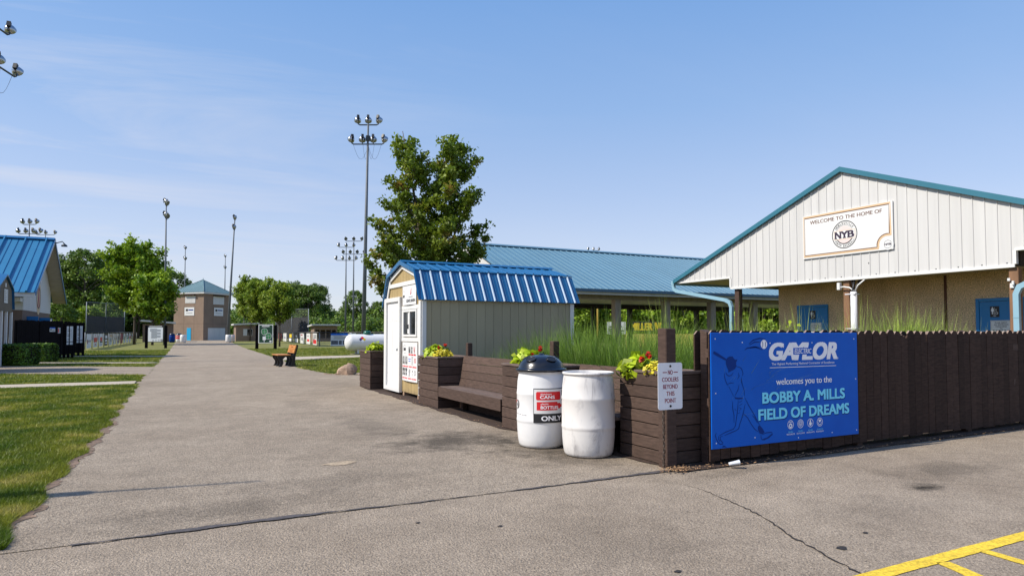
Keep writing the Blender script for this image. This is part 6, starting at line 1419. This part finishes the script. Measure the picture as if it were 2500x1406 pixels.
# big trees of the woods
def big_crown(seed, h, rad, zb, nclump, per, leaf, m_):
    g = np.random.default_rng(seed); C = []; O = []
    for k in range(nclump):
        f_ = g.uniform(0, 1); z = zb + (h - zb) * (f_ ** .85); rr = rad * math.sin(math.pi * min(.96, .18 + .80 * f_)) ** .6; t_ = g.uniform(0, 2 * math.pi); q = g.uniform(.35, 1.0) ** .5
        c = np.array([rr * q * math.cos(t_), rr * q * math.sin(t_), z]); cr_ = rad * g.uniform(.16, .36); dv = g.normal(size=(per, 3)); dv /= np.linalg.norm(dv, axis=1)[:, None]
        dv[:, 2] = np.where(dv[:, 2] < -.3, -dv[:, 2], dv[:, 2]); P_ = c + dv * cr_ * g.uniform(.55, 1.1, (per, 1)); C.append(P_); O.append(dv)
    C = np.concatenate(C); V, F = leaf_cloud(C, leaf, g, .3, .75, .4, np.concatenate(O)); return np_mesh('crown', V, F, m_, g.uniform(0, 1, len(C)))
def big_trunk(h, r_, seed):
    rr = random.Random(seed); b = B(); b.tube([(0, 0, 0), (.1, .05, h * .3), (-.05, .1, h * .6), (.1, 0, h * .92)], [r_, r_ * .8, r_ * .5, .05], 8)
    for k in range(9): t_ = k * 2.4; z = h * rr.uniform(.22, .7); L = h * rr.uniform(.16, .28); b.tube([(0, 0, z), (math.cos(t_) * L * .5, math.sin(t_) * L * .5, z + L * .45), (math.cos(t_) * L, math.sin(t_) * L, z + L * .8)], [r_ * .35, r_ * .22, .03], 5, caps=False)
    return b
WV = [(big_trunk(20, .38, 1), big_crown(31, 20, 5.6, 2.2, 90, 140, .48, M['leaf_dark'])), (big_trunk(21, .40, 2), big_crown(32, 21, 6.4, 2.6, 100, 135, .50, M['leaf_mid'])), (big_trunk(13, .25, 3), big_crown(33, 13, 4.6, 1.2, 55, 85, .55, M['leaf_mid'])), (big_trunk(10, .2, 4), big_crown(34, 10, 4.4, .6, 60, 110, .5, M['leaf_bright'])), (big_trunk(10, .2, 6), big_crown(36, 10.5, 4.0, .6, 70, 120, .45, M['leaf_sunny'])), (big_trunk(10, .2, 7), big_crown(37, 10, 4.6, .6, 70, 120, .45, M['leaf_bright']))]
def wpos(px, d): xc = (px - 1250) / 1600 * d; c_, s_ = math.cos(R(27.06)), math.sin(R(27.06)); return xc * c_ + d * s_, -xc * s_ + d * c_
ORD = ['leftmost', 'second from the left', 'third from the left', 'fourth from the left', 'fifth from the left', 'sixth from the left', 'seventh from the left', 'eighth from the left', 'ninth from the left', 'tenth from the left']
LW = [(128, 150, .92, 0), (168, 165, .90, 1), (205, 150, .93, 1), (250, 160, .95, 0), (292, 172, .90, 1), (338, 165, .92, 0), (382, 172, .86, 0), (418, 170, .80, 1), (452, 185, .70, 0)]
for i, (px_, d, s, v) in enumerate(LW):
    x, y = wpos(px_, d); plant_tree('wood_tree', x, y, *WV[v], 'tall dark wood tree behind the left ball field, %s of its row' % ORD[i], 'tall trees of the left wood', i * 1.3, s=s)
LF2 = [(150, 118, .55, 2), (218, 122, .6, 3), (268, 128, .62, 2)]
for i, (px_, d, s, v) in enumerate(LF2):
    x, y = wpos(px_, d); plant_tree('low_tree', x, y, *WV[v], ['low bushy tree just right of the concession house', 'low bright bushy tree above the left backstop post', 'low bushy tree behind the left backstop'][i], None, i, s=s)
RW = [(702, 205, .78, 0, 'round dark tree, first tall one right of the small maples'), (722, 210, .85, 0, 'tall dark tree of a touching pair standing over the right wood'), (752, 205, .74, 1, 'broad dark tree in the middle of the right wood'), (776, 212, .82, 0, 'dark tree whose slope ends the taller part of the right wood'), (868, 225, .72, 1, 'rounded dark tree just left of the tallest mast'), (925, 225, .55, 1, 'dark tree right of the tallest mast beside the shed')]
for i, (px_, d, s, v, lab) in enumerate(RW):
    x, y = wpos(px_, d); plant_tree('wood_tree', x, y, *WV[v], lab, 'taller trees of the right wood', i * .9, s=s)
PW = [(1405, 92, .75, 2), (1440, 100, .8, 3), (1478, 96, .78, 2), (1512, 104, .8, 3), (1548, 90, .8, 3), (1588, 84, .78, 3), (1625, 92, .8, 2), (1668, 84, .78, 3), (1712, 88, .8, 3), (1752, 92, .8, 2), (1790, 86, .78, 3), (1828, 88, .8, 3), (1868, 84, .78, 2), (1905, 88, .8, 3), (1370, 96, .75, 2), (1335, 96, .7, 2)]
for i, (px_, d, s, v) in enumerate(PW):
    x, y = wpos(px_, d); plant_tree('low_tree', x, y, *WV[4 if i % 3 else 5], 'bushy green tree of the row seen through the pavilion posts', 'trees seen through the pavilion', i * 1.7, s=s)
# the rest of the far wood: one mass
g = np.random.default_rng(77); C = []; O = []
def mass(px0_, px1_, d0, hlo, hhi, n_):
    for k in range(n_):
        px_ = px0_ + (px1_ - px0_) * (k + g.uniform(0, 1)) / n_; d = d0 + g.uniform(-8, 14); x, y = wpos(px_, d); top = g.uniform(hlo, hhi); rr = g.uniform(2.2, 4.2)
        for q in range(3):
            dv = g.normal(size=(70, 3)); dv /= np.linalg.norm(dv, axis=1)[:, None]; dv[:, 2] = np.abs(dv[:, 2]); c = np.array([x + g.uniform(-1.5, 1.5), y + g.uniform(-1.5, 1.5), max(.3, top - rr - q * top * .33)])
            C.append(c + dv * rr * g.uniform(.6, 1.05, (70, 1))); O.append(dv)
mass(100, 470, 178, 7, 12, 60); mass(560, 960, 228, 8.0, 11.0, 110); mass(560, 960, 196, 4.5, 7.5, 90);  mass(1300, 1960, 112, 4, 6.5, 110); mass(-150, 130, 150, 8, 16, 40); mass(1900, 2700, 150, 6, 9, 60)
C = np.concatenate(C); V, F = leaf_cloud(C, .75, g, .3, .8, .4, np.concatenate(O)); tag(link(np_mesh('far_wood', V, F, M['leaf_mid'], g.uniform(0, 1, len(C))), 'far_wood'), kind='stuff')
# hedges
def hedge(x, y, sx, sy, h, rz, label, seed):
    g = np.random.default_rng(seed); t_ = thing('hedge', (x, y, 0), label, 'hedge', 'clipped hedges before the concession house', rz); n_ = 5200
    P_ = g.uniform(-1, 1, (n_, 3)); ax = g.integers(0, 3, n_); sg = np.where(g.uniform(size=n_) < .5, -1, 1); P_[np.arange(n_), ax] = sg * g.uniform(.90, 1.0, n_); P_[:, 2] = np.where((ax == 2), np.abs(P_[:, 2]), P_[:, 2])
    r_ = np.linalg.norm(np.abs(P_) ** 5, axis=1) ** .2; P_ /= np.maximum(1, np.abs(P_ ** 6).sum(1) ** (1 / 6))[:, None]
    O_ = P_.copy(); C_ = P_ * np.array([sx / 2, sy / 2, h / 2]) + np.array([0, 0, h / 2]); C_ += g.normal(size=C_.shape) * .018
    V, F = leaf_cloud(C_, .075, g, .2, .7, .4, O_); link(np_mesh('foliage', V, F, M['leaf_hedge'], g.uniform(0, 1, n_)), 'foliage', t_)
    b = B(); b.bbox(-sx * .46, sx * .46, -sy * .46, sy * .46, .02, h * .93, .08); b.build('branch_core', mat('hedge_twigs', (.012, .014, .006), .9), t_, local=True)
hedge(-6.05, 34.75, 1.15, 1.3, .90, R(-27), 'clipped green box hedge nearest the left edge in front of the white porch posts', 1)
hedge(-5.75, 37.9, 1.05, 1.2, .88, R(-27), 'clipped green box hedge in front of the black board fence', 2)
# ornamental grasses
def grass_clump(seed, n_, h0, h1, spread, lean, wid=.0075):
    g = np.random.default_rng(seed); k = 6; V = np.empty((n_, k, 2, 3)); az = g.uniform(0, 2 * math.pi, n_); r0 = spread * np.sqrt(g.uniform(0, 1, n_)); H = g.uniform(h0, h1, n_) * (1 - .25 * (r0 / spread)); ln = lean * g.uniform(.25, 1.15, n_) * (.35 + .65 * r0 / spread)
    base = np.stack([r0 * np.cos(az), r0 * np.sin(az), np.zeros(n_)], 1); az2 = az + g.normal(0, .95, n_); d = np.stack([np.cos(az2), np.sin(az2)], 1); sd = np.stack([-d[:, 1], d[:, 0]], 1); tw = g.uniform(-1, 1, n_)
    for i in range(k):
        f_ = i / (k - 1); out = ln * f_ ** 2.1; z = H * (f_ - .22 * (ln / lean / 1.15) * f_ ** 3.2); w = wid * (1 - f_) ** .7 * (.5 + f_ if f_ < .5 else 1) + .0006
        p = base + np.stack([d[:, 0] * out, d[:, 1] * out, z], 1); s2 = sd * np.cos(tw * .8)[:, None] + d * np.sin(tw * .8)[:, None]
        V[:, i, 0] = p - np.concatenate([s2 * w / 2, np.zeros((n_, 1))], 1); V[:, i, 1] = p + np.concatenate([s2 * w / 2, np.zeros((n_, 1))], 1)
    idx = np.arange(n_ * k * 2).reshape(n_, k, 2); F = np.stack([idx[:, :-1, 0], idx[:, :-1, 1], idx[:, 1:, 1], idx[:, 1:, 0]], -1).reshape(-1, 4); return V.reshape(-1, 3), F, np.repeat(g.uniform(0, 1, n_), k - 1)
GM = []
for i, (n_, a, c, sp_, ln) in enumerate([(900, 1.05, 1.9, .32, .85), (820, 1.1, 2.1, .28, .75), (950, .9, 1.7, .36, .95)]):
    V, F, tt = grass_clump(40 + i, n_, a, c, sp_, ln, .0095); GM.append(np_mesh('blades', V, F, M['blade'], tt))
for i, (n_, a, c, sp_, ln) in enumerate([(260, 1.1, 2.35, .25, .75), (300, 1.0, 2.15, .3, .85), (800, 1.2, 2.0, .42, .7)]):
    V, F, tt = grass_clump(60 + i, n_, a, c, sp_, ln, .0115); GM.append(np_mesh('blades', V, F, M['blade_pale'], tt))
rr = random.Random(3)
def clump(x, y, k, s, label, group):
    t_ = thing('ornamental_grass', (x, y, 0), label, 'ornamental grass', group, rr.uniform(0, 6.28)); s *= .95 if k < 3 else 1.06; t_.scale = (s, s, s); link(GM[k], 'blades', t_)
for (x, y, k, s) in [(5.45, 11.3, 2, .82), (5.5, 10.3, 0, .92), (5.5, 9.6, 1, 1.0), (5.6, 8.9, 0, 1.02), (5.5, 8.2, 1, 1.03), (5.55, 7.5, 0, 1.06), (5.6, 6.9, 1, 1.0), (5.55, 6.4, 2, 1.02), (5.75, 5.85, 0, 1.0), (6.3, 10.8, 0, .9), (6.3, 9.9, 1, 1.08), (6.4, 9.0, 1, 1.08), (6.3, 8.2, 2, 1.1), (6.4, 7.4, 0, 1.05), (6.3, 6.6, 1, .98), (6.35, 5.95, 0, .96), (7.1, 9.4, 0, 1.08), (7.2, 8.4, 1, 1.1), (7.1, 7.4, 2, 1.05)]:
    clump(x, y, k, s, 'dense arching green ornamental grass clump in the bed behind the built-in benches', 'ornamental grasses behind the benches')
for (x, y, k, s) in [(9.4, 7.6, 3, .92), (10.0, 7.3, 4, .9), (8.3, 7.4, 3, .88), (10.5, 6.9, 4, 1.0), (11.2, 7.0, 4, 1.0), (10.9, 7.6, 3, .98), (11.7, 7.3, 3, .95), (12.3, 7.0, 3, .9), (12.6, 6.6, 4, .85), (7.7, 7.2, 4, .92), (10.9, 6.7, 1, 1.02), (11.4, 6.8, 0, 1.02), (8.9, 8.6, 3, .95), (8.0, 9.5, 3, 1.0), (12.9, 10.8, 3, .9), (10.7, 6.9, 5, .96), (11.25, 6.75, 5, 1.0), (11.7, 7.1, 5, .93), (9.75, 7.4, 5, .84), (12.4, 6.9, 5, .84), (8.6, 7.3, 5, .84), (7.6, 7.0, 5, .86), (13.1, 6.9, 5, .8)]:
    clump(x, y, k, s, 'pale wispy ornamental grass clump whose tips show above the picket fence', 'ornamental grasses behind the picket fence')
# plants in the planters
def leafy(name, x, y, z, n_, r_, h_, leaf, m_, label, cat, seed, wid=.8, sq=.6, up=.5, droop=.0):
    g = np.random.default_rng(seed); t_ = thing(name, (x, y, z), label, cat); dv = g.normal(size=(n_, 3)); dv /= np.linalg.norm(dv, axis=1)[:, None]; dv[:, 2] = np.abs(dv[:, 2])
    C_ = dv * g.uniform(.55, 1.0, (n_, 1)) * np.array([r_, r_, h_]); low = C_[:, 2] < h_ * .2; C_[low, 2] -= g.uniform(0, droop, low.sum())
    V, F = leaf_cloud(C_, leaf, g, up, wid, .35, dv); link(np_mesh('foliage', V, F, m_, g.uniform(0, 1, n_)), 'foliage', t_); return t_
def redflower(x, y, z, label, seed, nf=5, h_=.24):
    g = np.random.default_rng(seed); t_ = leafy('red_flower_plant', x, y, z, 90, .15, h_, .075, M['leaf_plant'], label, 'flowering plant', seed, .5)
    for k in range(nf):
        c_ = np.array([g.uniform(-.13, .13), g.uniform(-.13, .13), h_ * g.uniform(.65, 1.15)]); dv = g.normal(size=(22, 3)); dv /= np.linalg.norm(dv, axis=1)[:, None]
        V, F = leaf_cloud(c_ + dv * np.array([.022, .022, .034]), .042, g, .2, .8, .3, dv); link(np_mesh('blossom', V, F, M['petal_red'], g.uniform(0, 1, 22)), 'blossom', t_)
PLN = [((4.52, 16.2), 'in the planter at the far side of the shed door', 21, (0, 0, 0)), ((4.55, 11.85), 'in the planter beside the shed window', 22, (1, 1, 1)), ((4.58, 8.1), 'in the planter behind the recycling drum', 23, (1, 1, 1)), ((4.78, 5.85), 'in the corner planter beside the sign post', 24, (1, 1, 1))]
for (x, y), w_, sd_, on in PLN:
    k = 1 if sd_ != 24 else .9
    ly = {21: y, 22: y + .20, 23: y + .25, 24: y + .20}[sd_]
    leafy('lime_vine', x - .07, ly, .95, 150, .25 * k, .22 * k, .135, M['leaf_lime'], 'lime green sweet potato vine ' + w_, 'plant', sd_, .78, droop=.07)
    if on[0]:
        redflower(x + .02, y - .02, .93, 'red flowering plant with dark leaves ' + w_, sd_ + 10, {22: 2, 23: 2, 24: 3}[sd_], .22)
        leafy('yellow_flower_plant', x - .08, y - .22, .95, 220, .21, .15, .055, M['leaf_yellow'], 'low yellow blooming plant ' + w_, 'flowering plant', sd_ + 20, .8)
wd = leafy('leafy_weed', 10.6, 8.9, 1.0, 120, .38, .62, .12, M['leaf_lime'], 'bright lime leafed weed rising above the fence before the far blue door', 'plant', 51, .55)
b = B(); b.tube([(10.6, 8.9, 0), (10.62, 8.9, .7), (10.6, 8.9, 1.3)], .012, 5); b.build('stem', M['leaf_plant'], wd)
# lawn blades
g = np.random.default_rng(5)
Lx = np.vectorize(lambda y: lerp_at(LT, y)); Rx = np.vectorize(lambda y: lerp_at(RT, y))
def blades(X, Y, hs, nm):
    n_ = len(X); d = np.hypot(X, Y); w = .0035 + .00075 * d; h_ = hs * g.uniform(.5, 1.25, n_); t_ = g.uniform(0, 2 * math.pi, n_); ln = g.normal(0, .55, (n_, 2)) * h_[:, None]; V = np.empty((n_, 3, 3)); c_, s_ = np.cos(t_) * w / 2, np.sin(t_) * w / 2
    V[:, 0] = np.stack([X - c_, Y - s_, np.zeros(n_)], 1); V[:, 1] = np.stack([X + c_, Y + s_, np.zeros(n_)], 1); V[:, 2] = np.stack([X + ln[:, 0], Y + ln[:, 1], h_], 1)
    return V.reshape(-1, 3), np.arange(n_ * 3).reshape(n_, 3)
def left_pts(n_, y0, y1, pw):
    Y = y0 + (y1 - y0) * g.uniform(0, 1, n_) ** pw; a = np.maximum(-.205 * Y - .3, -9); e = Lx(Y) - .02 + .05 * np.sin(Y * 5); X = a + (e - a) * g.uniform(0, 1, n_); return X, Y
Xa, Ya = left_pts(150000, 5.28, 20.35, 1.25); k = (Ya > 5.30 + .04 * np.sin(Xa * 8))
Xb, Yb = left_pts(52000, 21.56, 60, 1.5)
ap = lambda X, Y: (Y > 24.85 + np.maximum(0, -.82 - X) * .60) & (Y < 30.45 + np.maximum(0, -.8 - X) * .62)
wk = lambda X, Y, x0, y0, x1, y1, w: np.abs((Y - y0) - (X - x0) * (y1 - y0) / (x1 - x0)) < w * .62
kb = ~ap(Xb, Yb) & ~wk(Xb, Yb, -.95, 34.25, -6.9, 37.2, .8) & ~wk(Xb, Yb, -.4, 43.2, -6.2, 46.4, 1.0)
n_ = 60000; Yc = 21.3 + 40 * g.uniform(0, 1, n_) ** 1.4; Xc = Rx(Yc) + .02 + g.uniform(0, 1, n_) * np.maximum(1, .30 * Yc - 1.0)
kc = ~((Yc > 34.8 + (Xc - 5.0) * .56) & (Yc < 39.4 + (Xc - 4.9) * .30)) & ~((Xc < 6.1) & (Yc < 22.35 - .62 * (Xc - 4.45) + .12))
V1, F1 = blades(np.concatenate([Xa[k]]), Ya[k], .052, ''); tag(link(np_mesh('grass', V1, F1, M['lawn_blade'], g.uniform(0, 1, len(F1))), 'grass'), kind='stuff')
V2, F2 = blades(np.concatenate([Xb[kb], Xc[kc]]), np.concatenate([Yb[kb], Yc[kc]]), .06, ''); tag(link(np_mesh('grass', V2, F2, M['lawn_blade'], g.uniform(0, 1, len(F2))), 'grass'), kind='stuff')
